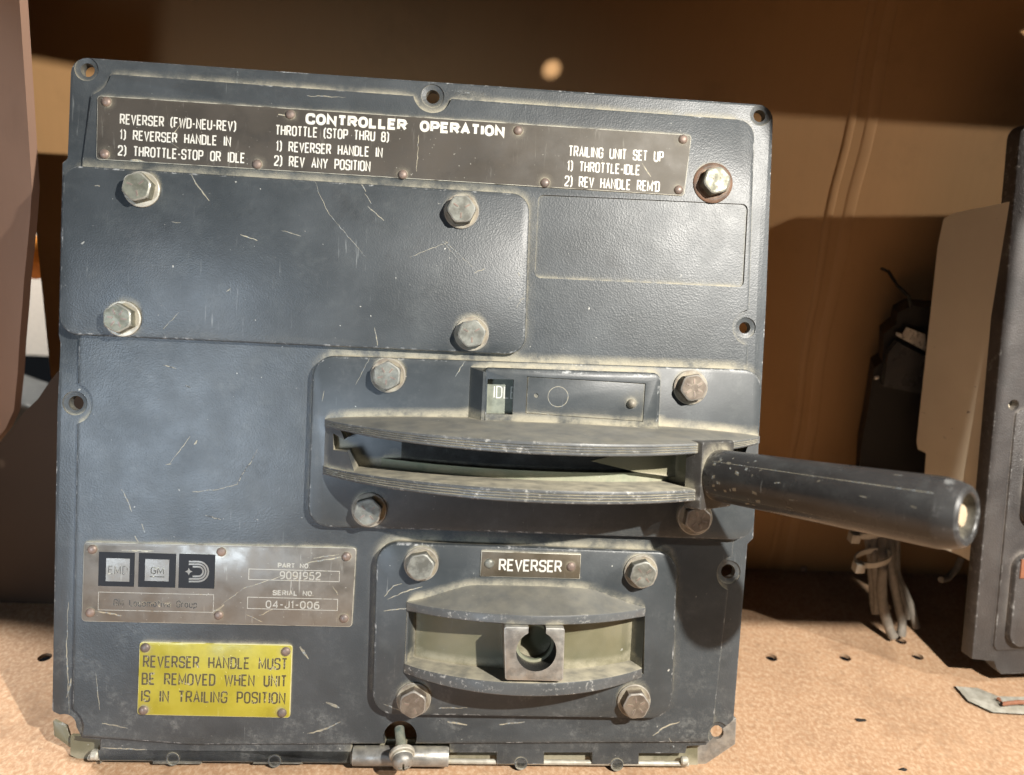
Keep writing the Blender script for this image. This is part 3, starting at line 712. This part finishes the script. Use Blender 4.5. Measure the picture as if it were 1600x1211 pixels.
# sloped cheek on the left of the bezel
b = MB(); q0 = Q([(744, 574), (757, 576), (756, 661), (741, 657)], BW)
a = b.ring([(q0[0][0]-3, q0[0][1], TW-.2), (q0[0][0]-3, q0[3][1]-2, TW-.2), (q0[1][0]+1, q0[3][1]-2, TW-.2), (q0[1][0]+1, q0[0][1], TW-.2)])
c_ = b.ring([(q0[1][0]-.5, q0[0][1]-2, BW-.6), (q0[1][0]-.5, q0[3][1]-1, BW-.6), (q0[1][0]+1, q0[3][1]-1, BW-.6), (q0[1][0]+1, q0[0][1]-2, BW-.6)])
b.bridge(a, c_); b.cap(a); b.cap(c_); b.build('cheek', M['plate'], bez)
b = MB(); b.prism(Q([(758, 588), (808, 590), (806, 652), (756, 650)], TW+1), TW+.2, TW+1.2)
disp = b.build('display', M['display'], bez)
b = MB(); text(b, 'IDLE', 771, 622, 806, 19, TW+1.25, .26, gap=.45); flatten(b.build('lettering', M['ink_white'], disp, 0))
b = MB(); b.prism(Q([(825, 589), (1008, 600), (1004, 658), (822, 645)], BW-1.2), BW-1.4, BW-.6, .15)
for x, y, r_ in ((872, 620, 5),):
    q = p3(x, y, BW-.6); b.ribbon(circle(q.x, q.y, r_, 36), .12, BW-.55, 1, True)
scratch(b, [(840, 644), (865, 650), (910, 655)], .3, BW-.6, 1)
insert = b.build('label_insert', [M['plate'], M['scratch']], bez)
kc = MB(); q = p3(838, 618, BW-.6); kc.lathe([(1.1, BW-3), (1.1, BW+3)], Matrix.Translation((q.x, q.y, 0)), 16); insert = cut(insert, kc)
rivet(988, 631, BW-.6, bez, 2.3, 3.2, 'pin', 'washer')
for x, y, r_, m_, wr in ((604, 587, .5, 5, 8.6), (1085, 606, .2, 6, 8.8), (574, 801, .3, 4, 8.6), (1092, 813, .4, 6, 9)): bolt(x, y, TW, r_, marks=m_, wr=wr, bmat='bolt_brown' if x > 1000 else 'bolt')

# --- curved hoods
def arc_w(x, uc, a, s):
    R_ = (a*a+s*s)/(2*s); d_ = max(0., R_*R_-(x-uc)**2); return max(0., math.sqrt(d_)-(R_-s))
def bar(uc, a, s, vtop, thick, root_v, grooves, n=64, x0=None, x1=None, w_in=-1., under_slope=0.):
    """a ledge standing out of the plate with a round front: vtop(w, x) = height of its front edge, root_v(x) where it meets the plate"""
    rings = []
    for k in range(n+1):
        q = k/n; x = uc-a*math.cos(math.pi*q) if x0 is None else x0+(x1-x0)*q
        w = arc_w(x, uc, a, s)+TW+.6; g = min(1., max(0., (w-TW)/6)); vt = vtop(w, x); th = thick(w, x)
        pr = [(root_v(x), w_in), (vt+.15*0+.0, w-1.1*g), (vt-.35*g, w-.25*g), (vt-.9*g, w)]
        if grooves:
            for j in range(1, grooves+1):
                vv = vt-th*(.12+.72*j/(grooves+.6)); pr += [(vv+.26, w), (vv, w-.75*g), (vv-.28, w)]
        pr += [(vt-th+.5, w), (vt-th, w-.6*g), (vt-th+under_slope*w, w_in)]
        rings.append([Vector((x, v_, w_)) for v_, w_ in pr])
    b = MB(); m_ = len(rings[0]); b.loft(rings, 0, wearidx=tuple(range(1, m_-2))); return b
S_T = 50.0
uL, uR = pp(508, 650, TW)[0], pp(1187, 678, TW)[0]; ucT = (uL+uR)/2; aT = (uR-uL)/2
vr_e = (pp(508, 648, TW)[1]+pp(1187, 677, TW)[1])/2; vr_m = pp(800, 651, TW)[1]
WM = S_T+TW+.6
vh_m, vh_b = pp(850, 690, WM)[1], pp(850, 711, WM)[1]
vh_e = pp(509, 655, TW)[1]; vhb_e = pp(509, 666, TW)[1]
lin = lambda e, m: (lambda w, x: e+(m-e)*min(1, max(0, (w-TW)/S_T)))
root = lambda x: vr_e+(vr_m-vr_e)*(1-((x-ucT)/aT)**2)
b = bar(ucT, aT, S_T, lin(vh_e, vh_m), lin(vh_e-vhb_e, vh_m-vh_b), root, 3)
for pts, hw in (([(592, 662), (640, 655), (654, 650), (660, 645)], .25), ([(655, 650), (653, 660)], .25), ([(690, 655), (712, 648)], .3)):
    pass
quad = b.build('throttle_quadrant', M['ledge'], ctl)
vl_m, vlb_m = pp(850, 765, WM)[1], pp(850, 787, WM)[1]
vl_e, vlb_e = (pp(507, 728, TW)[1]+pp(1184, 752, TW)[1])/2, (pp(507, 740, TW)[1]+pp(1184, 765, TW)[1])/2
b = bar(ucT, aT, S_T, lin(vl_e, vl_m), lin(vl_e-vlb_e, vl_m-vlb_m), lambda x: vl_e+.6, 3)
b.build('lower_ledge', M['dusty_ledge'], quad)
# end blocks and the drum inside the slot
for sgn in (-1, 1):
    rings = []
    for k in range(13):
        d_ = 17*k/12; x = ucT+sgn*(aT-.3-d_); w = max(TW+.2, arc_w(x, ucT, aT, S_T)+TW-.9)
        vt, vb = lin(vhb_e, vh_b)(w, x)+.4, lin(vl_e, vl_m)(w, x)-.2
        lo = vb if d_ < 9 else vb; hi = vt if d_ < 9 else vt-(vt-vb)*(d_-9)/8*.95
        rings.append([Vector((x, hi, -1)), Vector((x, hi, w)), Vector((x, lo, w)), Vector((x, lo, -1))])
    b = MB(); b.loft(rings); eb = b.build('end_block', M['ledge'], quad)
    if sgn < 0:
        kc = MB(); q = Q([(519, 678), (546, 688), (546, 704), (520, 704)], 12); kc.prism(q, 4, 60); eb = cut(eb, kc)
vd_t = pp(850, 739, 35)[1]
for nm, mt, dw, hi in (('drum', 'drum', 25, vd_t), ('slot_shade', 'shade_black', 31, vh_e-1)):  # second entry: dark sheet carrying the shade under the hood
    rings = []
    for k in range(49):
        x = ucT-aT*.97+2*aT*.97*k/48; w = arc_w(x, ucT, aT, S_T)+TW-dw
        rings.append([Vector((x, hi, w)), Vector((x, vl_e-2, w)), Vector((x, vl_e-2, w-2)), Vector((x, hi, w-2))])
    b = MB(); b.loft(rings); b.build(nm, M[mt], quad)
wq = [(918, 716), (1000, 700), (1088, 684), (1092, 752), (1040, 744), (990, 735)]; rings = []
b = MB(); lo_, up_ = [], []
for (x, y) in wq:
    q = p3(x, y, 24); w = arc_w(q.x, ucT, aT, S_T)+TW-20; lo_.append(Vector((q.x, q.y, w-2))); up_.append(Vector((q.x, q.y, w)))
a = b.ring(lo_); c_ = b.ring(up_); b.bridge(a, c_); b.cap(a); b.cap(c_); b.build('lever_web', M['olive'], quad)

# --- throttle handle
Pb = p3(1120, 742, 34); Pt = p3(1514, 808, 122); ax = (Pt-Pb).normalized(); LH = (Pt-Pb).length
hx_ = frame(Pb, ax, Vector((1, 0, 0)))
hnd = MB(); cl_ = hx_.inverted() @ (_c*1000); TH = math.atan2(cl_.y, cl_.x)
prof = [(11.8, 0), (12.2, 2), (12.2, 8), (12.7, LH*.5), (13.4, LH-8.4), (13.15, LH-7.2), (12.3, LH-3.4), (11.4, LH-.9), (10.4, LH), (8.8, LH-.1), (8.3, LH-.6), (8.1, LH-7.5), (0, LH-7.5)]
hnd.lathe(prof, hx_, 56, wears=[1, .2, 0, 0, 0, .6, .15, .25, .6, .5, .5, 0])
for ang, wd_ in ((TH-R(28), .13), (TH+R(48), .05)):
    for k in range(26):
        h0, h1 = 4+(LH-12)*k/26, 4+(LH-12)*(k+.96)/26
        rr = lambda h: 12.24+(.5*h/(LH*.5) if h < LH*.5 else .5+.7*(h-LH*.5)/(LH*.5-8.4))+.03
        pts_ = [hx_ @ Vector((rr(h)*math.cos(ang+s_*wd_/12), rr(h)*math.sin(ang+s_*wd_/12), h)) for h, s_ in ((h0, -1), (h0, 1), (h1, 1), (h1, -1))]
        hnd.f([hnd.bm.verts.new(p) for p in pts_], 1)
random.seed(3)
for k in range(34):                                                        # chipped plastic and rubs near the root and along the grip
    h = random.choice((random.uniform(5, 14), random.uniform(5, 22), random.uniform(6, 30), random.uniform(10, LH-10))); a = TH+R(random.gauss(18, 28)); l = random.uniform(.5, 2.2)*(1.8 if h > 30 else 1); wd_ = random.uniform(.25, .8) if h < 28 else random.uniform(.12, .3)
    tilt = random.uniform(-.06, .06)
    rr = 12.27+(.5*h/(LH*.5) if h < LH*.5 else .5+.7*(h-LH*.5)/(LH*.5-8.4))
    pts_ = [hx_ @ Vector((rr*math.cos(a+s_*wd_/12+t_), rr*math.sin(a+s_*wd_/12+t_), hh)) for hh, s_, t_ in ((h, -1, 0), (h, 1, 0), (h+l, 1, tilt), (h+l, -1, tilt))]
    hnd.f([hnd.bm.verts.new(p) for p in pts_], 1)
handle = hnd.build('throttle_handle', [M['grip'], M['scratch']], ctl, 22)
b = MB(); b.lathe([(7.9, LH-7.4), (7.9, LH-6.8), (0, LH-6.8)], hx_, 32); b.build('socket', M['brass'], handle)
b = MB(); b.lathe([(4.2, LH-6.8), (4.2, LH-2.6), (3.8, LH-2.0), (0, LH-1.8)], hx_, 24)
b.build('screw', M['brass'], handle)
b = MB(); b.prism(round_poly([(-12.5, -16), (12.5, -16), (12.5, 16), (-12.5, 16)], 1.5), -8.5, .4, .9, fr=frame(Pb, ax, Vector((1, 0, -.75))), side_wear=.5)
b.build('collar', M['collar'], handle)
b = MB(); fr_ = frame(Pb, ax, Vector((1, 0, -.75))); b.box((-5, -8, -32), (5, 8, -8.4), fr_, bev=.8); b.build('lever', M['olive'], handle)

# --- reverser
RW = 5.5
b = MB(); b.prism(round_poly(Q([(588, 847), (1060, 864), (1050, 1124), (581, 1117)], RW), 11, 8), 0, RW, 1.2, side_wear=.5)
for pts, hw in (([(600, 932), (615, 915), (628, 912)], .5), ([(606, 936), (640, 922), (660, 917)], .5), ([(600, 955), (640, 950)], .5), ([(870, 920), (905, 945)], .0), ([(685, 1107), (730, 1106)], .7), ([(600, 1100), (625, 1110)], .7)):
    if hw: scratch(b, pts, hw, RW, 1)
rpl = b.build('reverser_plate', [M['plate'], M['scratch']], ctl)
rpl = cut(rpl, (lambda m: (m.prism(REV_OPEN, -30, 20), m)[1])(MB()))
TW_keep = TW; TW = RW
S_R = 23.0
uL, uR = pp(636, 945, RW)[0], pp(1008, 945, RW)[0]; ucR = (uL+uR)/2; aR = (uR-uL)/2; WR = S_R+RW+.6
rootR_e = pp(820, 941, RW)[1]; rootR_m = pp(820, 909, RW)[1]
def rootR(x):
    q = abs(x-ucR)/aR; k = min(1, max(0, (1-q)/.52)); k = k*k*(3-2*k)*.5+k*.5; return rootR_e+(rootR_m-rootR_e)*k
lin = lambda e, m: (lambda w, x: e+(m-e)*min(1, max(0, (w-RW)/S_R)))
h_t, h_b = pp(820, 961, WR)[1], pp(820, 977, WR)[1]; he_t, he_b = pp(820, 945, RW)[1], pp(820, 958, RW)[1]
rq = bar(ucR, aR, S_R, lin(he_t, h_t), lin(he_t-he_b, h_t-h_b), rootR, 0, 48).build('reverser_quadrant', M['ledge'], ctl)
l_t, l_b = pp(830, 1067, WR)[1], pp(830, 1089, WR)[1]; le_t, le_b = pp(820, 1040, RW)[1], pp(820, 1054, RW)[1]
bar(ucR, aR, S_R, lin(le_t, l_t), lin(le_t-le_b, l_t-l_b), lambda x: le_t+.3, 0, 48, w_in=-12).build('lower_ledge', M['dusty_ledge'], rq)
TW = TW_keep
rings = []
for k in range(33):
    x = ucR-aR*.94+2*aR*.94*k/32; w = arc_w(x, ucR, aR*1.05, S_R*.9)-8
    rings.append([Vector((x, he_t, w)), Vector((x, le_b, w)), Vector((x, le_b, w-3)), Vector((x, he_t, w-3))])
b = MB(); b.loft(rings); b.build('drum', M['olive'], rq)
for sgn in (-1, 1):
    b = MB(); x = ucR+sgn*aR; rings = []
    for d_ in (0, 5.5):
        ww = RW+arc_w(x-sgn*max(d_, .5), ucR, aR, S_R)-.3
        rings.append([Vector((x-sgn*d_, he_b+.5, -14)), Vector((x-sgn*d_, he_b+.5, RW+.3 if d_ < 1 else -6)), Vector((x-sgn*d_, le_t-.5, RW+.3 if d_ < 1 else -6)), Vector((x-sgn*d_, le_t-.5, -14))])
    b.loft(rings); b.build('end_block', M['plate'], rq)
bw = WR+1.5
blk = MB(); bp = Q([(787, 979), (883, 982), (880, 1065), (789, 1063)], bw); blk.prism(round_poly(bp, 1.4), 0, bw, .6, side_wear=.5)
block = blk.build('key_block', [M['steel'], M['shade_black']], rq)  # second material darkens the keyhole walls for shade and grease
kc = MB(); q = p3(838, 1018, bw); kc.lathe([(9.6, bw-22), (9.6, bw+5)], Matrix.Translation((q.x, q.y, 0)), 40, 1); block = cut(block, kc)
kc = MB(); kc.box((q.x-4.2, q.y, bw-21.5), (q.x+4.2, q.y+30, bw+5), mat=1); block = cut(block, kc)
b = MB(); b.lathe([(9.55, 0), (9.55, 1.6), (8.3, 1.6), (8.3, 0), (9.55, 0)], Matrix.Translation((q.x, q.y, bw-12)), 36, closed=True); b.build('bushing', M['drum'], block)
b = MB(); b.lathe([(9.5, 0), (9.5, .4), (0, .4)], Matrix.Translation((q.x, q.y, bw-21.9)), 36); b.build('keyhole_shade', M['dark'], block)  # dark disc puts the shade at the keyhole's bottom into colour
rt = tagbase('reverser_tag', [(752, 861), (908, 866), (906, 905), (750, 901)], RW, .8, .6, 'tag_brown')
b = MB(); text(b, 'REVERSER', 779, 892, 878, 19, RW+.84, .46, gap=.42); flatten(b.build('lettering', M['ink_white'], rt, 0))
rivet(764.5, 881, RW+.8, rt, 2.5, 1.4, mat='bolt'); rivet(893, 886, RW+.8, rt, 2.4, 1.4)
for x, y, r_, m_, wm in ((657, 887, .2, 0, 'washer'), (1006, 899, .3, 4, 'washer'), (645, 1102, .5, 3, 'washer'), (995, 1104, .1, 5, 'washer')): bolt(x, y, RW, r_, marks=m_, wmat=wm, bmat='bolt_brown' if y > 1000 else 'bolt')

# --- hinge at the foot
hg = MB(); hg.prism(Q([(110, 1150), (1090, 1160), (1090, 1200), (146, 1198), (110, 1180)], -8), -10.5, -8.05)
hinge = hg.build('hinge', M['olive'], ctl)
v0 = pp(600, 1190, -3.4)[1]
b = MB(); x0, x1 = pp(138, 1185, -4)[0], pp(1076, 1190, -4)[0]
b.lathe([(1.35, 0), (1.35, x1-x0)], frame((x0, v0, -4.4), (1, 0, 0)), 16); b.build('hinge_pin', M['cream_pin'], hinge)
for px_, r_ in ((148, 2.6), (1070, 2.2)):
    b = MB(); xx = pp(px_, 1180, -3)[0]; b.lathe([(r_*.7, 0), (r_, .8), (r_, 3.2), (r_*.7, 4)], frame((xx-2, v0+2, -3.6), (1, 0, 0)), 18); b.build('pin_end', M['cream_pin'], hinge)
b = MB(); xa, xb = pp(550, 1187, 1)[0], pp(701, 1187, 1)[0]; vk = pp(625, 1187, 1)[1]
b.lathe([(4.6, 0), (4.9, .5), (4.9, xb-xa-.5), (4.6, xb-xa)], frame((xa, vk, -2.6), (1, 0, 0)), 32, wears=[1, .2, 1]); b.build('knuckle', M['steel'], hinge)
def tab(pts, w0, w1, hole=None, mat='steel'):
    b = MB(); b.prism(round_poly(Q(pts, w1), .8), w0, w1, .4, side_wear=1); o_ = b.build('corner_tab', M[mat], hinge)
    if hole:
        kc = MB(); q = p3(hole[0], hole[1], w1); kc.lathe([(hole[2], w0-5), (hole[2], w1+5)], Matrix.Translation((q.x, q.y, 0)), 20); o_ = cut(o_, kc)
    return o_
tab([(82, 1124), (104, 1135), (112, 1160), (150, 1163), (150, 1184), (124, 1179), (84, 1150)], -12, -10.5, mat='olive')
tab([(1151, 1120), (1149, 1163), (1103, 1194), (1075, 1195), (1075, 1150), (1104, 1150)], -11, -8.6, (1121, 1145, 3.4))
# captive screw
sa = p3(624, 1138, -5); se = p3(630, 1196, 13); sx_ = (se-sa).normalized(); sl = (se-sa).length; sf = frame(sa, sx_)
b = MB(); pr = []
for k in range(int(sl*1.6)): pr += [(2.55, k/1.6), (2.1, k/1.6+.31)]
b.lathe(pr, sf, 20); stud = b.build('clamp_screw', M['stud'], ctl, 25)
b = MB(); b.lathe([(6.0, sl-7.5), (6.4, sl-7), (6.4, sl-5.6), (6.0, sl-5.1), (2, sl-5.1)], sf, 32); b.lathe([(5.0, sl-5.1), (5.4, sl-4.4), (5.0, sl-3.8), (2, sl-3.8)], sf, 32)
b.build('washer', M['cream_pin'], stud)
b = MB(); b.lathe([(5.2, sl-3.8), (5.3, sl-2)]+[(5.3*math.cos(a), sl-2+3.6*math.sin(a)) for a in (.3, .6, .9, 1.2)]+[(0, sl+1.6)], sf, 28)
head = b.build('screw_head', M['steel'], stud, 50)
kc = MB(); kc.box((-2.6, -.5, sl-.6), (2.6, .5, sl+4), sf); head = cut(head, kc)
kc = MB(); kc.box((-.5, -2.6, sl-.6), (.5, 2.6, sl+4), sf); head = cut(head, kc); finish(head.data, 50)

# ================================================================== SECOND CONTROLLER, at the right edge
BL = Vector((.3605, .072, .008)); TL = Vector((.3455, .135, .337))
yv = (TL-BL).normalized(); xv = Vector((1, .02, 0)); xv = (xv-yv*xv.dot(yv)).normalized(); zv = xv.cross(yv)
M2 = Matrix((xv, yv, zv)).transposed().to_4x4(); M2.translation = BL
u2 = thing('second_controller', 'black controller with cream side plate standing at the right edge, mostly out of frame', 'controller')
u2.matrix_world = M2
I2 = M2.inverted()
def s3(px, py, axis, val):
    """point of the second controller's frame (mm) where one of its axes has the value val"""
    o_ = I2 @ CAM; d_ = (I2.to_3x3() @ ray(px, py)); q = o_+d_*((val*.001-o_[axis])/d_[axis]); return q*1000
def s2(px, py, w=0.): q = s3(px, py, 2, w); return (q.x, q.y)
HH = (TL-BL).length*1000
ol = [s2(1590, 196, -4), s2(1583, 420, -4), s2(1555, 640, -4), s2(1536, 880, -4), s2(1521, 1040, -4), s2(1569, 1053, -4), s2(1572, 1071, -4), s2(1584, 1081, -4)]
e0 = [(0, HH), (0, 0)]
lft = [(0, HH), (0, HH*.55), (0, 8), (15, 6), (17, 1), (21, -3)]
b = MB(); b.prism(round_poly(lft+[(330, -3), (330, HH)], [8, 0, 1, 1, 1, 1, 2, 8]), -10, 0, .9, side_wear=.3)
b.prism(round_poly([(9, HH-9), (9, HH*.63), (321, HH*.63), (321, HH-9)], 4), -.4, 1.6, .6)
b.prism(round_poly([(13, HH*.50), (13, 14), (321, 14), (321, HH*.50)], 4), -.4, 1.4, .6)
fpn = b.build('front_panel', M['black'], u2)
q = s2(1584, 633, 0); kc = MB(); kc.lathe([(3.4, -30), (3.4, 0), (5.2, .5), (5.2, 9)], Matrix.Translation((q[0], q[1], 0)), 24)
kc.lathe([(3.4, -30), (3.4, 9)], Matrix.Translation((8, HH-8, 0)), 24)
cut(fpn, kc)
b = MB(); b.prism(round_poly([(19, 18), (19, 78), (150, 78), (150, 18)], 9), 1.2, 6, 1, side_wear=.6); b.build('reverser_plate', M['black'], u2)
b = MB(); b.prism(round_poly([(21, 96), (21, 168), (160, 168), (160, 96)], 9), 1.2, 6, 1, side_wear=.6); b.build('throttle_plate', M['black'], u2)
b = MB(); q = s2(1606, 890, 8); b.prism([(q[0]-3.5, q[1]-6), (q[0]+30, q[1]-6), (q[0]+30, q[1]+6), (q[0]-3.5, q[1]+6)], 6, 7, .2); b.build('red_tag', M['copper'], u2)
# cream side plate running back
CP, CN = M2 @ Vector((.0035, .15, -.0095)), Vector((-.90, -.43, 0)).normalized()
cpx = round_poly([(1583, 314), (1490, 333), (1474, 342), (1465, 385), (1432, 690), (1434, 702), (1447, 708), (1441, 790), (1455, 850), (1500, 868), (1543, 892), (1560, 640)], [0, 6, 8, 0, 4, 4, 4, 0, 6, 0, 0, 0])
b = MB(); P = [at_plane(x, y, CP, CN) for x, y in cpx]; BK = (-CN*.03+Vector((.012, 0, 0)))
a = b.ring([(I2 @ p)*1000 for p in P]); c_ = b.ring([(I2 @ (p+BK))*1000 for p in P]); b.bridge(a, c_); b.cap(a); b.cap(c_)
b.build('side_plate', M['cream'], u2, 20)
# dark connector block behind it with a shiny clip and two small screws
def wb(px, py, Y): return (I2 @ at_y(px, py, Y))*1000
CYY = .168
cpts = [(1336, 838), (1345, 700), (1356, 640), (1366, 575), (1379, 566), (1381, 522), (1399, 508), (1403, 489), (1424, 478), (1470, 482), (1470, 850)]
b = MB(); P = [at_y(x, y, CYY) for x, y in cpts]
a = b.ring([(I2 @ p)*1000 for p in P]); c_ = b.ring([(I2 @ (p+Vector((.012, .028, 0))))*1000 for p in P]); b.bridge(a, c_); b.cap(a); b.cap(c_)
con = b.build('connector', M['dark'], u2)
b = MB(); P = [at_y(x, y, CYY-.006) for x, y in ((1388, 552), (1402, 534), (1470, 570), (1470, 622), (1380, 604))]
a = b.ring([(I2 @ p)*1000 for p in P]); c_ = b.ring([(I2 @ (p+Vector((.003, .012, 0))))*1000 for p in P]); b.bridge(a, c_); b.cap(a); b.cap(c_); b.build('housing', M['grip'], con)
b = MB(); b.tube([wb(1424, 480, CYY), wb(1419, 462, CYY), wb(1402, 446, CYY+.01), wb(1388, 424, CYY+.02), wb(1378, 420, CYY+.03)], 1.1); b.build('hanging_wire', M['shade_black'], con)
b = MB(); P = [(1400, 519), (1410, 522), (1416, 511), (1446, 523), (1446, 549), (1400, 524)]
a = b.ring([wb(x, y, CYY-.004) for x, y in P]); c_ = b.ring([wb(x, y, CYY+.001) for x, y in P]); b.bridge(a, c_); b.cap(a); b.cap(c_); b.build('clip', M['bright'], con)
for x, y in ((1370, 590), (1423, 591)):
    q = wb(x, y, CYY-.001); b = MB(); b.lathe([(1.5, -1), (1.5, .6), (.8, 1.1), (0, 1.2)], Matrix.Translation(q) , 14); b.build('screw', M['bright'], con)
b = MB(); q0, q1 = wb(1492, 873, .14), wb(1470, 905, .13)
b.tube([wb(1502, 872, .14), wb(1495, 888, .138), wb(1482, 903, .134), wb(1470, 906, .13)], 2.2); b.build('hanging_wire', M['wire'], u2)
# its foot bracket, lying on the board
def s_floor(px, py, z): return (I2 @ at_floor(px, py, z))*1000
b = MB(); P = [(1493, 1072), (1513, 1095), (1552, 1113), (1585, 1115), (1640, 1118), (1640, 1090), (1560, 1088), (1528, 1075)]
a = b.ring([s_floor(x, y, FZ+.0002) for x, y in P]); c_ = b.ring([s_floor(x, y, FZ+.0022)+Vector((0, 0, 0)) for x, y in P])
b.bridge(a, c_, 0, 1.); b.cap(a); b.cap(c_); br = b.build('foot_bracket', M['cream_pin'], u2)
b = MB(); b.tube([s_floor(1560, 1092, FZ+.004), s_floor(1566, 1100, FZ+.0045), s_floor(1592, 1097, FZ+.005), s_floor(1606, 1098, FZ+.005)], 1.3); b.build('copper_clip', M['copper'], br)

# ================================================================== SMALL THINGS
cb = thing('cable_bundle', 'bundle of cut grey cables hanging to the board, held by two nylon ties', 'cable', at_floor(1395, 985))
LC = Matrix.Translation(-cb.location)
def cpt(px, py, Y): return (LC @ at_y(px, py, Y))*1000
W_ = [[(1352, 780, .150), (1356, 830, .145), (1362, 880, .136), (1366, 940, .132), (1369, 958, .130)],
      [(1364, 780, .148), (1366, 830, .142), (1367, 880, .132), (1371, 930, .128), (1371, 957, .127)],
      [(1378, 780, .148), (1379, 830, .140), (1379, 880, .129), (1378, 930, .124), (1387, 975, .119), (1396, 996, .116)],
      [(1386, 780, .150), (1388, 830, .142), (1391, 880, .131), (1400, 930, .126), (1409, 970, .122), (1408, 994, .118)],
      [(1392, 780, .152), (1394, 830, .146), (1397, 890, .138), (1410, 935, .134), (1418, 966, .132)],
      [(1398, 785, .154), (1400, 840, .148), (1402, 895, .142), (1420, 940, .136), (1432, 981, .130)]]
for k, pl in enumerate(W_):
    P = [cpt(*q) for q in pl]; sm = []
    for i in range(len(P)-1):
        p0, p1, p2, p_3 = P[max(i-1, 0)], P[i], P[i+1], P[min(i+2, len(P)-1)]
        for s_ in range(5):
            t_ = s_/5; sm.append(.5*((2*p1)+(p2-p0)*t_+(2*p0-5*p1+4*p2-p_3)*t_*t_+(3*p1-p0-3*p2+p_3)*t_**3))
    sm.append(P[-1])
    b = MB(); b.tube(sm, [(3.1, 2.6, 3.3, 3.0, 2.3, 2.7)[k]+.15*math.sin(i*1.3+k) for i in range(len(sm))], 12); b.build('wire', M['wire'], cb, 60)
for (xa, ya, xb, yb, Y) in ((1345, 884, 1396, 874, .122), (1338, 838, 1390, 830, .134)):
    p0, p1 = cpt(xa, ya, Y), cpt(xb, yb, Y); mid = (p0+p1)/2; d_ = (p1-p0); hl = d_.length/2+1; d_.normalize()
    rings = []; up = Vector((0, 0, 1)); fwd = d_.cross(up).normalized()
    for i in range(33):
        a = 2*math.pi*i/32; c_ = mid+d_*math.cos(a)*hl+fwd*(7*math.sin(a))+Vector((0, 6, 0))+up*(-1.0*math.sin(a))
        n_ = (d_*math.cos(a)+fwd*math.sin(a))*.5
        rings.append([c_-up*2.0-n_, c_-up*2.0+n_, c_+up*2.0+n_, c_+up*2.0-n_])
    b = MB(); b.loft(rings); b.box((-3, -3, -3.2), (3, 3, 3.2), Matrix.Translation(p0-d_*1.5-Vector((0, 0, .5))), bev=.6); b.build('cable_tie', M['nylon'], cb)
def crumb(px, py, size, mat, name, label, cat, flat_=.5):
    q = at_floor(px, py); b = MB(); sd = random.random()
    bmesh.ops.create_icosphere(b.bm, subdivisions=2, radius=size)
    for v in b.bm.verts:
        v.co *= 1+.35*math.sin(v.co.x*3/size+sd*9)*math.cos(v.co.y*2.3/size+v.co.z*2/size); v.co.z *= flat_
    o_ = b.build(name, mat, None, 40); o_.location = (q.x, q.y, FZ+size*flat_*.0008); return tag(o_, label, cat)
crumb(1255, 893, 3.2, M['pink'], 'crumb', 'small pinkish crumb on the shaded board right of the slate controller', 'crumb', .8)
o = crumb(1345, 1126, 2.6, M['dark'], 'leaf_scrap', 'tiny dark curled scrap on the bright board at front right', 'scrap', .22); o.scale = (1.5, .5, 1)
o = crumb(1411, 1203, 1.5, M['dark'], 'paint_chip', 'tiny dark chip on the board at the very front edge', 'chip', .3); o.scale = (1.4, .6, 1)
